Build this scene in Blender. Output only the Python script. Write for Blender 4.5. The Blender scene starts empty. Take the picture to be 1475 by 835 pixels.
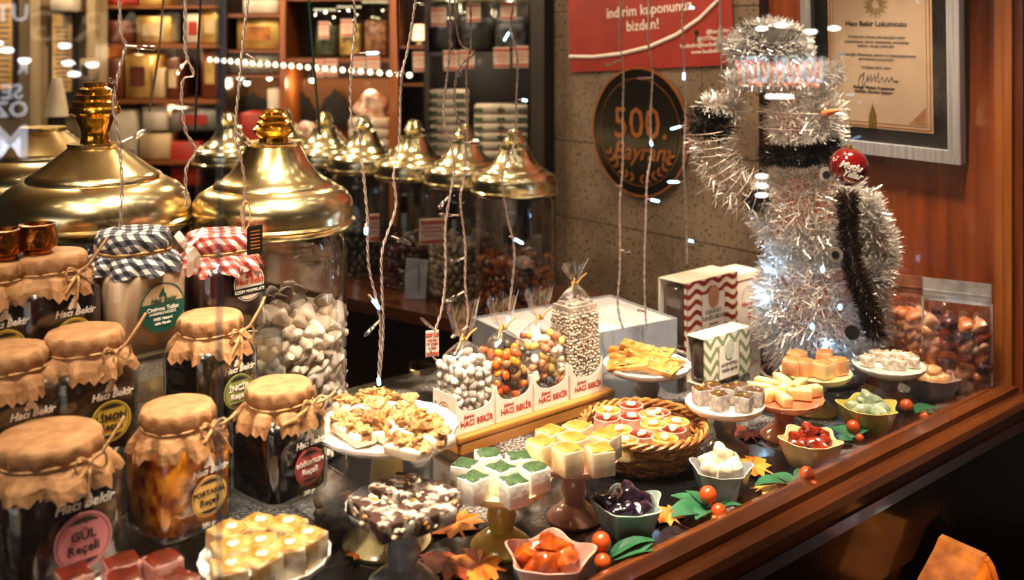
import bpy, bmesh, math, random
from mathutils import Vector, Matrix
random.seed(7)
PI = math.pi
C = bpy.context.scene.collection
# ------------------------------------------------------------------ camera
F, HOR, H = 1450.0, 60.0, 0.55          # focal length in pixels, horizon row, eye height above the display floor
cam_d = bpy.data.cameras.new('camera')
cam = bpy.data.objects.new('camera', cam_d); C.objects.link(cam)
cam.location = (0, 0, H); cam.rotation_euler = (PI/2, 0, 0)
cam_d.sensor_width = 36; cam_d.lens = 36*F/1475; cam_d.shift_y = -(417.5-HOR)/1475
cam_d.clip_start = 0.05; cam_d.clip_end = 60
cam_d.dof.use_dof = True; cam_d.dof.focus_distance = 1.27; cam_d.dof.aperture_fstop = 4.6
bpy.context.scene.camera = cam
# ------------------------------------------------------------------ world
w = bpy.data.worlds.new('world'); bpy.context.scene.world = w; w.use_nodes = True
w.node_tree.nodes['Background'].inputs['Color'].default_value = (0.80, 0.62, 0.50, 1)
w.node_tree.nodes['Background'].inputs['Strength'].default_value = 0.018
# ------------------------------------------------------------------ lamps in the display ceiling and the shop, plus added fill spots
def lamp(kind, name, loc, energy, col, size, aim=None, cone=1.2, blend=0.6):
    d = bpy.data.lights.new(name, kind); o = bpy.data.objects.new(name, d); C.objects.link(o)
    d.energy = energy; d.color = col; o.location = loc
    if kind != 'AREA': d.shadow_soft_size = size
    else: d.size = size
    if kind == 'SPOT': d.spot_size = cone; d.spot_blend = blend
    if aim is not None: o.rotation_euler = (Vector(aim)-Vector(loc)).to_track_quat('-Z', 'Y').to_euler()
    return o
WARM = (1.0, 0.80, 0.58)
for loc, e, aim, cone in (((-0.02, 0.98, 1.15), 60, (0.02, 1.06, 0), 0.95), ((-0.20, 1.15, 1.20), 40, (-0.16, 1.14, 0), 0.9), ((0.25, 1.22, 1.20), 36, (0.20, 1.32, 0), 0.9),
                          ((0.58, 1.40, 1.25), 70, (0.50, 1.55, 0.05), 0.8), ((-0.55, 0.72, 1.25), 20, (-0.36, 1.1, 0.1), 0.9), ((-0.10, 0.95, 1.30), 22, (-0.32, 1.32, 0.18), 0.6), ((0.70, 1.45, 1.20), 55, (0.52, 1.66, 0.20), 0.55), ((0.34, 1.25, 0.98), 20, (0.37, 1.80, 0.05), 0.45)):  # closing spots are added to brighten the candy jar, snowman and box fronts
    lamp('SPOT', 'display_and_fill_lamp', loc, e, WARM, 0.03, aim, cone)
for u_, z_, e, aim in ((-.62, .95, 8, (-.38, 1.15, .12)), (-.10, .95, 11, (-.05, 1.25, .05)), (.30, .95, 16, (.25, 1.50, .05)), (.66, .95, 22, (.50, 1.68, .10))):
    p_ = Vector((0.092, 1.005, z_)) + Vector((.765, .644, 0))*u_ + Vector((-.644, .765, 0))*.03
    lamp('SPOT', 'front_fill_lamp', p_, e, WARM, 0.03, aim, 1.0)  # unseen spots added close to the pane to brighten the fronts of the goods
lamp('SPOT', 'wall_lamp', (0.30, 1.60, 1.30), 22, (1.0, 0.70, 0.42), 0.03, (0.60, 1.95, 0.35), 1.1)
lamp('SPOT', 'wall_lamp', (-0.05, 1.95, 1.35), 14, (1.0, 0.72, 0.46), 0.03, (0.25, 2.2, 0.3), 1.1)
for x, y, e in ((-1.5, 2.9, 30), (-0.75, 2.8, 30), (-0.1, 2.6, 10), (-1.0, 2.0, 12), (-0.35, 1.9, 6)):
    lamp('POINT', 'shop_lamp', (x, y, 1.25), e, (1.0, 0.74, 0.45), 0.04)
vs = bpy.context.scene.view_settings
vs.view_transform = 'Standard'; vs.look = 'None'; vs.exposure = 0.6; vs.gamma = 1; vs.use_curve_mapping = False
bpy.context.scene.cycles.max_bounces = 10
bpy.context.scene.cycles.transparent_max_bounces = 24
bpy.context.scene.cycles.caustics_reflective = False
bpy.context.scene.cycles.caustics_refractive = False
# ------------------------------------------------------------------ geometry of the place
TH = math.radians(40.1)                          # direction of the window pane seen from the camera
U = Vector((math.cos(TH), math.sin(TH), 0)); N = Vector((-math.sin(TH), math.cos(TH), 0))
W0 = Vector((0.092, 1.005, 0))                   # a point at the foot of the pane
def at(px, py, d): return Vector(((px-737.5)/F*d, d, H-d*(py-HOR)/F))
def fl(px, py, z=0.0): return at(px, py, (H-z)*F/(py-HOR))
def win(px, py, off):                            # on the plane parallel to the pane, off metres inside
    rx = (px-737.5)/F
    return at(px, py, (off + W0.dot(N))/(N.y + N.x*rx))
WL = Vector((0.79, 1.60, 0))                     # the side wall starts here and runs along N
def wal(px, py, off=0.0):
    rx = (px-737.5)/F; P = WL - U*off
    return at(px, py, P.dot(U)/(U.x*rx+U.y))
RW = -(PI/2-TH)                                  # z-rotation of flat things on the side wall (their -Y faces the room)
def un(u, n, z=0): return W0 + U*u + N*n + Vector((0, 0, z))
# ------------------------------------------------------------------ mesh helpers
class MB:
    def __init__(s): s.v = []; s.f = []
    def add(s, v, f, M=None):
        k = len(s.v); s.v += [tuple(M @ Vector(p)) if M else tuple(p) for p in v]; s.f += [tuple(i+k for i in q) for q in f]; return s
    def box(s, c, d, M=None):
        x, y, z = c; a, b, e = d[0]/2, d[1]/2, d[2]/2
        v = [(x+i*a, y+j*b, z+k*e) for k in (-1, 1) for j in (-1, 1) for i in (-1, 1)]
        return s.add(v, [(0,2,3,1),(4,5,7,6),(0,1,5,4),(2,6,7,3),(0,4,6,2),(1,3,7,5)], M)
    def rings(s, R, close=True, cap0=True, cap1=True, M=None):
        n = len(R[0]); v = [p for r in R for p in r]; f = []
        for i in range(len(R)-1):
            for j in range(n if close else n-1):
                a, b = i*n+j, i*n+(j+1) % n
                f.append((a, b, b+n, a+n))
        if cap0: f.append(tuple(reversed(range(n))))
        if cap1: f.append(tuple(range((len(R)-1)*n, len(R)*n)))
        return s.add(v, f, M)
    def lathe(s, prof, n=32, cap0=True, cap1=True, M=None):
        return s.rings([[(r*math.cos(2*PI*j/n), r*math.sin(2*PI*j/n), z) for j in range(n)] for r, z in prof], True, cap0, cap1, M)
    def tube(s, pts, r, n=6, M=None, taper=None):
        pts = [Vector(p) for p in pts]; R = []; up = Vector((0.31, 0.2, 0.93))
        for i, p in enumerate(pts):
            t = (pts[min(i+1, len(pts)-1)]-pts[max(i-1, 0)])
            t = t.normalized() if t.length > 1e-9 else Vector((0, 0, 1))
            a = t.cross(up)
            if a.length < 1e-3: a = t.cross(Vector((1, 0, 0)))
            a.normalize(); b = t.cross(a).normalized(); up = b.cross(t) if False else up
            rr = r if taper is None else r*taper[i]
            R.append([tuple(p+(a*math.cos(2*PI*j/n)+b*math.sin(2*PI*j/n))*rr) for j in range(n)])
        return s.rings(R, True, True, True, M)
    def ball(s, c, r, n=10, m=6, M=None):
        if not hasattr(r, '__len__'): r = (r, r, r)
        v = [(c[0], c[1], c[2]-r[2])]
        for i in range(1, m):
            a = -PI/2+PI*i/m
            v += [(c[0]+r[0]*math.cos(a)*math.cos(2*PI*j/n), c[1]+r[1]*math.cos(a)*math.sin(2*PI*j/n), c[2]+r[2]*math.sin(a)) for j in range(n)]
        v.append((c[0], c[1], c[2]+r[2])); f = []
        for j in range(n):
            f.append((0, 1+(j+1) % n, 1+j)); L = 1+(m-2)*n
            f.append((L+j, L+(j+1) % n, len(v)-1))
        for i in range(m-2):
            for j in range(n):
                a, b = 1+i*n+j, 1+i*n+(j+1) % n
                f.append((a, b, b+n, a+n))
        return s.add(v, f, M)
    def prism(s, out, t, M=None):                # outline in x-z, thickness t along y (0 .. -t)
        n = len(out)
        v = [(x, 0, z) for x, z in out]+[(x, -t, z) for x, z in out]
        f = [tuple(range(n)), tuple(reversed(range(n, 2*n)))]+[(i, i+n, (i+1) % n+n, (i+1) % n) for i in range(n)]
        return s.add(v, f, M)
    def mesh(s, name, smooth=False):
        me = bpy.data.meshes.new(name); me.from_pydata(s.v, [], s.f); me.update()
        bm = bmesh.new(); bm.from_mesh(me); bmesh.ops.recalc_face_normals(bm, faces=bm.faces); bm.to_mesh(me); bm.free()
        if smooth:
            for p in me.polygons: p.use_smooth = True
            try: me.set_sharp_from_angle(angle=math.radians(50))
            except Exception: pass
        return me
def ob(name, me, m=None, parent=None, loc=(0,0,0), rot=(0,0,0), smooth=False, sc=None):
    if isinstance(me, MB): me = me.mesh(name, smooth)
    o = bpy.data.objects.new(name, me); C.objects.link(o)
    if m is not None and len(me.materials) == 0: me.materials.append(m)
    elif m is not None and me.materials[0] != m:
        o.material_slots[0].link = 'OBJECT'; o.material_slots[0].material = m
    if parent: o.parent = parent
    o.location = loc; o.rotation_euler = rot if hasattr(rot, '__len__') else (0, 0, rot)
    if sc: o.scale = sc if hasattr(sc, '__len__') else (sc, sc, sc)
    return o
def tag(o, label=None, cat=None, group=None, kind=None):
    for k, v in (('label', label), ('category', cat), ('group', group), ('kind', kind)):
        if v: o[k] = v
    return o
def thing(name, label, cat, loc=(0,0,0), rz=0, group=None):
    o = bpy.data.objects.new(name, None); C.objects.link(o); o.location = loc; o.rotation_euler = rz if hasattr(rz, '__len__') else (0, 0, rz)
    o.empty_display_size = 0.02
    return tag(o, label, cat, group)
def struct(name, me, m, loc=(0,0,0), rz=0, label=None, parent=None):
    o = ob(name, me, m, parent, loc, (0, 0, rz))
    if parent is None: o['kind'] = 'structure'
    if label: o['label'] = label
    return o
RB = {}
def rbox(sx, sy, sz, r, seg=2, wob=0.0, key=0):  # rounded box standing on z = 0
    k = (round(sx, 4), round(sy, 4), round(sz, 4), r, seg, wob, key)
    if k in RB: return RB[k]
    bm = bmesh.new(); bmesh.ops.create_cube(bm, size=1)
    rnd = random.Random(key*31+5)
    for v in bm.verts:
        v.co = Vector((v.co.x*sx, v.co.y*sy, (v.co.z+.5)*sz))
        if wob: v.co += Vector((rnd.uniform(-1, 1), rnd.uniform(-1, 1), rnd.uniform(-1, 1) if v.co.z > sz/2 else 0))*wob
    bmesh.ops.bevel(bm, geom=bm.edges[:], offset=r, segments=seg, profile=.5, affect='EDGES')
    me = bpy.data.meshes.new('rounded'); bm.to_mesh(me); bm.free()
    for p in me.polygons: p.use_smooth = True
    RB[k] = me
    return me.copy() if False else me
def lump(r, key, amp=0.18, n=12, m=8, sc=(1, 1, 1)):
    rnd = random.Random(key); mb = MB().ball((0, 0, 0), 1, n, m)
    ph = [rnd.uniform(0, 6.28) for _ in range(6)]
    mb.v = [tuple(Vector((x*sc[0], y*sc[1], z*sc[2]))*r*(1+amp*(math.sin(3*x+ph[0])*math.sin(3*y+ph[1])+.6*math.sin(5*z+ph[2]+2*x)+.4*math.sin(7*y+ph[3])))) for x, y, z in mb.v]
    return mb.mesh('lump', True)
# ------------------------------------------------------------------ materials
def nodes(name):
    m = bpy.data.materials.new(name); m.use_nodes = True
    nt = m.node_tree; return m, nt, nt.nodes['Principled BSDF'], nt.nodes['Material Output']
def c4(c): return tuple(c)+((1,) if len(c) == 3 else ())
def hexc(h):
    h = h.lstrip('#'); r = [int(h[i:i+2], 16)/255 for i in (0, 2, 4)]
    return tuple(x/12.92 if x <= .04045 else ((x+.055)/1.055)**2.4 for x in r)
def coords(nt, scale=(1,1,1), rot=(0,0,0)):
    t = nt.nodes.new('ShaderNodeTexCoord'); mp = nt.nodes.new('ShaderNodeMapping')
    mp.inputs['Scale'].default_value = scale; mp.inputs['Rotation'].default_value = rot
    nt.links.new(t.outputs['Object'], mp.inputs['Vector']); return mp.outputs['Vector']
def M(name, col, rough=.5, metal=0, col2=None, scale=40, bump=0, coat=0, sss=0, trans=0, emit=0, stretch=(1,1,1), lo=.35, hi=.65, detail=4, sheen=0, spec=.5):
    m, nt, b, out = nodes(name)
    if isinstance(col, str): col = hexc(col)
    if isinstance(col2, str): col2 = hexc(col2)
    if col2 is None: col2 = tuple(min(1, x*1.12) for x in col); 
    v = coords(nt, stretch)
    n = nt.nodes.new('ShaderNodeTexNoise'); n.inputs['Scale'].default_value = scale; n.inputs['Detail'].default_value = detail
    nt.links.new(v, n.inputs['Vector'])
    r = nt.nodes.new('ShaderNodeValToRGB'); e = r.color_ramp.elements
    e[0].position, e[1].position = lo, hi; e[0].color, e[1].color = c4(col), c4(col2)
    nt.links.new(n.outputs['Fac'], r.inputs['Fac']); nt.links.new(r.outputs['Color'], b.inputs['Base Color'])
    b.inputs['Roughness'].default_value = rough; b.inputs['Metallic'].default_value = metal
    b.inputs['Coat Weight'].default_value = coat; b.inputs['Coat Roughness'].default_value = .06
    b.inputs['Specular IOR Level'].default_value = spec
    if sss:
        b.inputs['Subsurface Weight'].default_value = sss; b.inputs['Subsurface Scale'].default_value = .006; b.inputs['Subsurface Radius'].default_value = (1, .6, .35)
    if trans: b.inputs['Transmission Weight'].default_value = trans
    if emit:
        nt.links.new(r.outputs['Color'], b.inputs['Emission Color']); b.inputs['Emission Strength'].default_value = emit
    if bump:
        bp = nt.nodes.new('ShaderNodeBump'); bp.inputs['Strength'].default_value = min(1, bump); bp.inputs['Distance'].default_value = .002*max(1, bump)
        nt.links.new(n.outputs['Fac'], bp.inputs['Height']); nt.links.new(bp.outputs['Normal'], b.inputs['Normal'])
    return m
def glass(name, tint=(1,1,1), base=.035, edge=.75, power=4, rough=.02, bump=0, gloss=(1,1,1)):
    m, nt, b, out = nodes(name); nt.nodes.remove(b)
    tr = nt.nodes.new('ShaderNodeBsdfTransparent'); tr.inputs['Color'].default_value = c4(tint)
    gl = nt.nodes.new('ShaderNodeBsdfGlossy'); gl.inputs['Roughness'].default_value = rough; gl.inputs['Color'].default_value = c4(gloss)
    lw = nt.nodes.new('ShaderNodeLayerWeight'); lw.inputs['Blend'].default_value = .5
    p = nt.nodes.new('ShaderNodeMath'); p.operation = 'POWER'; p.inputs[1].default_value = power
    a = nt.nodes.new('ShaderNodeMath'); a.operation = 'MULTIPLY_ADD'; a.inputs[1].default_value = edge; a.inputs[2].default_value = base
    a.use_clamp = True
    mx = nt.nodes.new('ShaderNodeMixShader')
    nt.links.new(lw.outputs['Facing'], p.inputs[0]); nt.links.new(p.outputs[0], a.inputs[0]); nt.links.new(a.outputs[0], mx.inputs['Fac'])
    nt.links.new(tr.outputs[0], mx.inputs[1]); nt.links.new(gl.outputs[0], mx.inputs[2]); nt.links.new(mx.outputs[0], out.inputs['Surface'])
    if bump:
        n = nt.nodes.new('ShaderNodeTexNoise'); n.inputs['Scale'].default_value = 60; n.inputs['Detail'].default_value = 3
        nt.links.new(coords(nt, (1, 1, .35)), n.inputs['Vector'])
        bp = nt.nodes.new('ShaderNodeBump'); bp.inputs['Strength'].default_value = bump; bp.inputs['Distance'].default_value = .01
        nt.links.new(n.outputs['Fac'], bp.inputs['Height']); nt.links.new(bp.outputs['Normal'], gl.inputs['Normal']); nt.links.new(bp.outputs['Normal'], lw.inputs['Normal'])
    return m
def math_node(nt, op, a, b=None):
    n = nt.nodes.new('ShaderNodeMath'); n.operation = op
    for i, x in enumerate((a, b)):
        if x is None: continue
        if isinstance(x, (int, float)): n.inputs[i].default_value = x
        else: nt.links.new(x, n.inputs[i])
    return n.outputs[0]
def gingham(name, dark, mid, light, s):
    m, nt, b, out = nodes(name); sp = nt.nodes.new('ShaderNodeSeparateXYZ'); nt.links.new(coords(nt, (s, s, s), (0, 0, .6)), sp.inputs[0])
    zz = math_node(nt, 'MULTIPLY', sp.outputs['Z'], .8)
    def stripe(o): return math_node(nt, 'GREATER_THAN', math_node(nt, 'FRACT', math_node(nt, 'ADD', o, zz)), .5)
    f = math_node(nt, 'MULTIPLY', math_node(nt, 'ADD', stripe(sp.outputs['X']), stripe(sp.outputs['Y'])), .5)
    r = nt.nodes.new('ShaderNodeValToRGB'); r.color_ramp.interpolation = 'CONSTANT'; e = r.color_ramp.elements
    e[0].color = c4(light); e[1].position = .7; e[1].color = c4(dark); x = r.color_ramp.elements.new(.3); x.color = c4(mid)
    nt.links.new(f, r.inputs['Fac']); nt.links.new(r.outputs['Color'], b.inputs['Base Color']); b.inputs['Roughness'].default_value = .9
    return m
def wave_mat(name, a, b_, kind, freq, amp, period, width):   # printed stripes in the x-z plane of the object
    m, nt, b, out = nodes(name); sp = nt.nodes.new('ShaderNodeSeparateXYZ'); nt.links.new(coords(nt), sp.inputs[0])
    ph = math_node(nt, 'MULTIPLY', sp.outputs['X'], freq)
    if kind == 'wave': wv = math_node(nt, 'MULTIPLY', math_node(nt, 'SINE', ph), amp)
    else: wv = math_node(nt, 'MULTIPLY', math_node(nt, 'PINGPONG', ph, 1.0), amp)
    f = math_node(nt, 'GREATER_THAN', math_node(nt, 'FRACT', math_node(nt, 'DIVIDE', math_node(nt, 'ADD', math_node(nt, 'ADD', sp.outputs['Z'], wv), 5.0), period)), width)
    mx = nt.nodes.new('ShaderNodeMix'); mx.data_type = 'RGBA'; nt.links.new(f, mx.inputs[0]); mx.inputs[6].default_value = c4(hexc(a)); mx.inputs[7].default_value = c4(hexc(b_))
    nt.links.new(mx.outputs[2], b.inputs['Base Color']); b.inputs['Roughness'].default_value = .45
    return m
def wood(name, a, b_, rough=.35, axis='z', scale=9, coat=.3):
    st = {'z': (6, 6, .45), 'x': (.45, 6, 6)}[axis]
    return M(name, a, rough, 0, b_, scale, .25, coat, stretch=st, lo=.3, hi=.7, detail=7)
brass = M('brass', '#d6bc7c', .22, 1, '#eddcae', 14, .12)
brass_old = M('brass_pale', '#d8cda0', .2, 1, '#efe6c0', 30, .2)
gold = M('gold_brass', '#c98a1e', .16, 1, '#e6b349', 18, .05)
clear = glass('clear_glass', (.97, .985, .98), .05, .8, 2.6)
pane_m = glass('window_glass', (.985, .99, .99), .05, .9, 4, 0.0)
film = glass('cellophane', (.98, .98, 1), .07, .75, 2.2, .12, .7)
acryl = glass('acrylic', (.90, .92, .93), .07, .8, 2.5, .08)
white_cer = M('white_ceramic', '#e9e4da', .18, 0, '#f4f0e8', 30, 0, .5)
cream_cer = M('cream_ceramic', '#e3cf92', .2, 0, '#efe0ae', 30, 0, .5)
pink_cer = M('pink_ceramic', '#c98f80', .2, 0, '#d8a596', 30, 0, .5)
grey_cer = M('grey_ceramic', '#8d929a', .2, 0, '#a3a8ae', 30, 0, .5)
orange_cer = M('orange_ceramic', '#cf7a58', .2, 0, '#dd8f6c', 30, 0, .5)
yellow_cer = M('yellow_ceramic', '#c9b455', .2, 0, '#d8c670', 30, 0, .5)
sage_cer = M('sage_ceramic', '#8fa29c', .2, 0, '#a6b7b0', 30, 0, .5)
mauve_cer = M('mauve_ceramic', '#a58d88', .2, 0, '#b59e98', 30, 0, .5)
powder = M('sugar_powder', '#e9e2d6', .95, 0, '#fbf7ee', 140, .5, 0, .1)
powder_grey = M('powdered_coat', '#a89a90', .95, 0, '#d9cfc6', 160, .5)
kraft = M('kraft_paper', '#96683e', .75, 0, '#b5865a', 60, 1.6)
twine_m = M('twine', '#a98050', .9, 0, '#caa070', 300, .6)
black = M('black_plastic', '#0b0a0a', .4, 0, '#151312', 30)
white_p = M('white_print', '#f2ece2', .6, 0, '#fbf7f0', 60)
red_p = M('red_print', '#b8402c', .6, 0, '#c24c36', 60)
gold_p = M('gold_print', '#a8682e', .4, .4, '#c07e3e', 60)
grey_p = M('grey_print', '#5a534c', .7, 0, '#6a625a', 60)
card = M('cream_card', '#f2e8d8', .55, 0, '#f6ecdd', 40)
led_lit = M('lit_led', (.25, .62, 1), .3, 0, (.32, .70, 1), 20, emit=4.5)
led_off = glass('led_capsule', (.9, .85, .85), .12, .8, 2, .05)
wire_m = M('clear_wire', '#9c8880', .3, .2, '#c0aca2', 200, 0, .5)
dark_wood = wood('dark_wood', '#120904', '#28130a', .3, 'x', 9, .5)
rail_wood = wood('rail_wood', '#4a2410', '#7c421c', .25, 'x', 9, .6)
panel_wood = wood('panel_wood', '#6b2f14', '#95491f', .33, 'z', 9, .35)
post_wood = wood('post_wood', '#8a4a1c', '#b0672c', .35, 'z', 9, .3)
shelf_wood = wood('shelf_wood', '#6e3d1a', '#93582a', .4, 'x', 9, .2)
shop_dark = M('shop_dark', '#120c0a', .6, 0, '#20140e', 12)
oak = wood('oak', '#a5662a', '#c88a45', .4, 'x', 9, .3)
# ------------------------------------------------------------------ lettering
TX = {}
def txt(parent, s, size, m, loc, rot=(PI/2, 0, 0), name='lettering', shear=0, ext=.0003, bold=0, sx=1, align='CENTER'):
    k = (s, size, shear, ext, bold, sx, align)
    if k not in TX:
        cu = bpy.data.curves.new('lettering', 'FONT'); cu.body = s; cu.size = size; cu.align_x = align; cu.align_y = 'CENTER'
        cu.shear = shear; cu.extrude = ext; cu.offset = bold*size; cu.resolution_u = 2
        o = bpy.data.objects.new('tmp', cu); me = bpy.data.meshes.new_from_object(o); bpy.data.objects.remove(o)
        if sx != 1:
            for v in me.vertices: v.co.x *= sx
        me.materials.clear(); TX[k] = me
    o = ob(name, TX[k], m, parent, loc, rot); return o
def disc(r, t=.0006, n=40, r0=0):
    mb = MB()
    if r0 <= 0: mb.prism([(r*math.cos(2*PI*i/n), r*math.sin(2*PI*i/n)) for i in range(n)], t)
    else:
        R = [[(q*math.cos(2*PI*i/n), y, q*math.sin(2*PI*i/n)) for i in range(n)] for q, y in ((r, 0), (r, -t), (r0, -t), (r0, 0), (r, 0))]
        mb.rings(R, True, False, False)
    return mb
# ================================================================== THE SETTING
floor_m = M('display_floor', '#0a0908', .12, 0, '#161311', 30, 0, .6)
nt = floor_m.node_tree; bsdf = nt.nodes['Principled BSDF']
n1 = nt.nodes.new('ShaderNodeTexNoise'); n1.inputs['Scale'].default_value = 7; nt.links.new(coords(nt), n1.inputs['Vector'])
n2 = nt.nodes.new('ShaderNodeTexNoise'); n2.inputs['Scale'].default_value = 260; n2.inputs['Detail'].default_value = 3; nt.links.new(coords(nt), n2.inputs['Vector'])
r1 = nt.nodes.new('ShaderNodeValToRGB'); r1.color_ramp.elements[0].position = .52; r1.color_ramp.elements[1].position = .60; nt.links.new(n1.outputs['Fac'], r1.inputs['Fac'])
r2 = nt.nodes.new('ShaderNodeValToRGB'); r2.color_ramp.elements[0].position = .42; r2.color_ramp.elements[1].position = .66
r2.color_ramp.elements[0].color = (.01, .01, .01, 1); r2.color_ramp.elements[1].color = (.42, .38, .36, 1); nt.links.new(n2.outputs['Fac'], r2.inputs['Fac'])
mx = nt.nodes.new('ShaderNodeMix'); mx.data_type = 'RGBA'; nt.links.new(r1.outputs['Color'], mx.inputs[0]); mx.inputs[6].default_value = (.006, .006, .007, 1); nt.links.new(r2.outputs['Color'], mx.inputs[7]); nt.links.new(mx.outputs[2], bsdf.inputs['Base Color'])
nt.links.new(math_node(nt, 'MULTIPLY_ADD', r1.outputs['Color'], .6), bsdf.inputs['Roughness'])
[n for n in nt.nodes if n.type == 'MATH'][-1].inputs[2].default_value = .12
mb = MB(); mb.box((-0.1, .34, -.02), (2.9, .68, .04)); mb.box((-.92, .85, -.02), (1.9, .34, .04))
struct('floor', mb, floor_m, W0, TH, 'black glossy display floor with grey glitter patches')
# rail, bead and apron under the pane: long mouldings that run along the pane
def run(name, prof, m, u0, u1, label=None):      # profile in (n, z)
    R = [[tuple((u, n, z)) for n, z in prof] for u in (u0, u1)]
    return struct(name, MB().rings(R), m, W0, TH, label)
run('trim_1', [(.012, -.04), (.012, .0135), (.004, .016), (-.018, .013), (-.018, -.04)], rail_wood, -1.4, 1.0, 'warm brown glossy wooden rail under the glass')
run('trim_2', [(-.0182, -.05), (-.0182, .004), (-.026, .004), (-.030, .007), (-.040, .003), (-.043, -.006), (-.043, -.05)], rail_wood, -1.4, 1.0, 'narrow rounded bead in front of the rail')
run('wall_front', [(-.0182, -.20), (-.0182, -.0505), (-.046, -.02), (-.052, -.03), (-.052, -.115), (-.044, -.123), (-.044, -.20)], dark_wood, -1.4, 1.0, 'dark wooden apron below the shop window')
run('wall_front_lower', [(.08, -1.0), (.08, -.205), (.0, -.205), (.0, -1.0)], M('plinth_dark', '#0a0605', .6, 0, '#150c08', 20), -1.4, 1.0, 'very dark recessed plinth under the apron')
# side wall: wood panelling, post by the pane, stone beyond
Lw = lambda s: WL + N*s
def wallbox(s0, s1, z0, z1, t):                  # in wall coordinates: x along -N (to the viewer's right), -Y towards the room
    return MB().box((-(s0+s1)/2, t/2, (z0+z1)/2), (s1-s0, t, z1-z0))
o = struct('wall_right', wallbox(-.03, .455, -.05, 1.5, .05), panel_wood, WL - U*.02, RW, 'reddish brown wood veneer panelling')
for s0, s1 in ((-.018, .008), (.440, .4546)):
    struct('board', MB().box((-(s0+s1)/2, -.006, .70), (s1-s0, .012, 1.5)), post_wood if s0 < 0 else dark_wood, parent=o)
stone = M('travertine', '#6a5746', .75, 0, '#8c7862', 9, .35, lo=.3, hi=.7, detail=8)
nt = stone.node_tree; bsdf = nt.nodes['Principled BSDF']; ramp = [n for n in nt.nodes if n.type == 'VALTORGB'][0]
vo = nt.nodes.new('ShaderNodeTexNoise'); vo.inputs['Scale'].default_value = 150; vo.inputs['Detail'].default_value = 3; nt.links.new(coords(nt, (1, 1, .8)), vo.inputs['Vector'])
rr = nt.nodes.new('ShaderNodeValToRGB'); rr.color_ramp.elements[0].position = .37; rr.color_ramp.elements[1].position = .42; nt.links.new(vo.outputs['Fac'], rr.inputs['Fac'])
mx = nt.nodes.new('ShaderNodeMix'); mx.data_type = 'RGBA'; nt.links.new(rr.outputs['Color'], mx.inputs[0]); mx.inputs[6].default_value = (.035, .025, .018, 1); nt.links.new(ramp.outputs['Color'], mx.inputs[7]); nt.links.new(mx.outputs[2], bsdf.inputs['Base Color'])
o = struct('wall_side', wallbox(.455, 1.07, -.05, 1.5, .06), M('joint', '#2c241c', .9), WL + U*.006, RW, 'speckled beige travertine wall')
rows = [(-.05, .135), (.1375, .315), (.3175, .62), (.6225, .95), (.9525, 1.5)]
for i, (z0, z1) in enumerate(rows):
    cuts = [.4555, (.70, .80, .62, .8, .7)[i], 1.07]
    for a, b in zip(cuts, cuts[1:]):
        ob('stone_block', MB().box((-(a+b)/2, -.002, (z0+z1)/2), (b-a-.0015, .008, z1-z0)), stone, o)
struct('wall_end', wallbox(1.072, 1.12, -.9, 1.5, .5), shop_dark, WL - U*.03, RW, 'dark end post of the stone wall')
# shop behind
struct('floor_shop', MB().box((-.6, 3.0, -.92), (6, 5.5, .04)), M('shop_floor', '#2a1a10', .4, 0, '#3a2617', 10), label='brown shop floor')
struct('wall_back', MB().box((-.6, 4.25, .6), (6, .06, 3.1)), M('shop_wall', '#2a1a0f', .7, 0, '#45301c', 4), label='dim brown wall at the far end of the shop')
struct('ceiling', MB().box((-.6, 2.75, 1.75), (6, 3.6, .04)), M('shop_ceiling', '#4a3826', .8, 0, '#5a4630', 10), label='dim ceiling of the shop')
struct('ceiling_display', MB().box((-.1, .42, 1.36), (2.9, .86, .03)), M('soffit', '#a08a6a', .7, 0, '#b09a7a', 8), W0, TH, 'unseen cream soffit above the display, added to reflect in the brass lids')  # soffit added out of view as a bright reflection for the brass
dl_m = M('glint_lamp_glow', (1, .86, .66), .4, 0, (1, .88, .7), 20, emit=26)  # glow of unseen discs added to put bright dots on the brass lids
for u_ in (-1.0, -.7, -.4, -.1, .2, .5, .8):
    for n_ in (.12, .5):
        q_ = un(u_, n_, 1.343); t_ = thing('glint_lamp', 'recessed brass downlight in the soffit above the display', 'lamp', q_, 0, 'downlights in the soffit')
        ob('trim_ring', MB().lathe([(.026, .001), (.034, .001), (.034, -.004), (.026, -.003)], 20, False, False), brass, t_); ob('lens', MB().lathe([(.025, -.001), (.012, -.003), (.001, -.0035)], 20), dl_m, t_)
# window pane in two sheets with a clear joint between them
wo = thing('window_1', None, None, W0, TH); wo['kind'] = 'structure'; wo['label'] = 'large clear shop window pane with reflections'
ju = (win(316, 400, 0)-W0).dot(U)
for a, b in ((-1.6, ju-.002), (ju+.002, 1.0)):
    ob('pane', MB().box(((a+b)/2, 0, .72), (b-a, .003, 1.42)), pane_m, wo)
ob('joint', MB().box((ju, 0, .72), (.0036, .0032, 1.42)), glass('silicone', (.72, .80, .95), .12, .6, 2, .3), wo)
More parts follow.
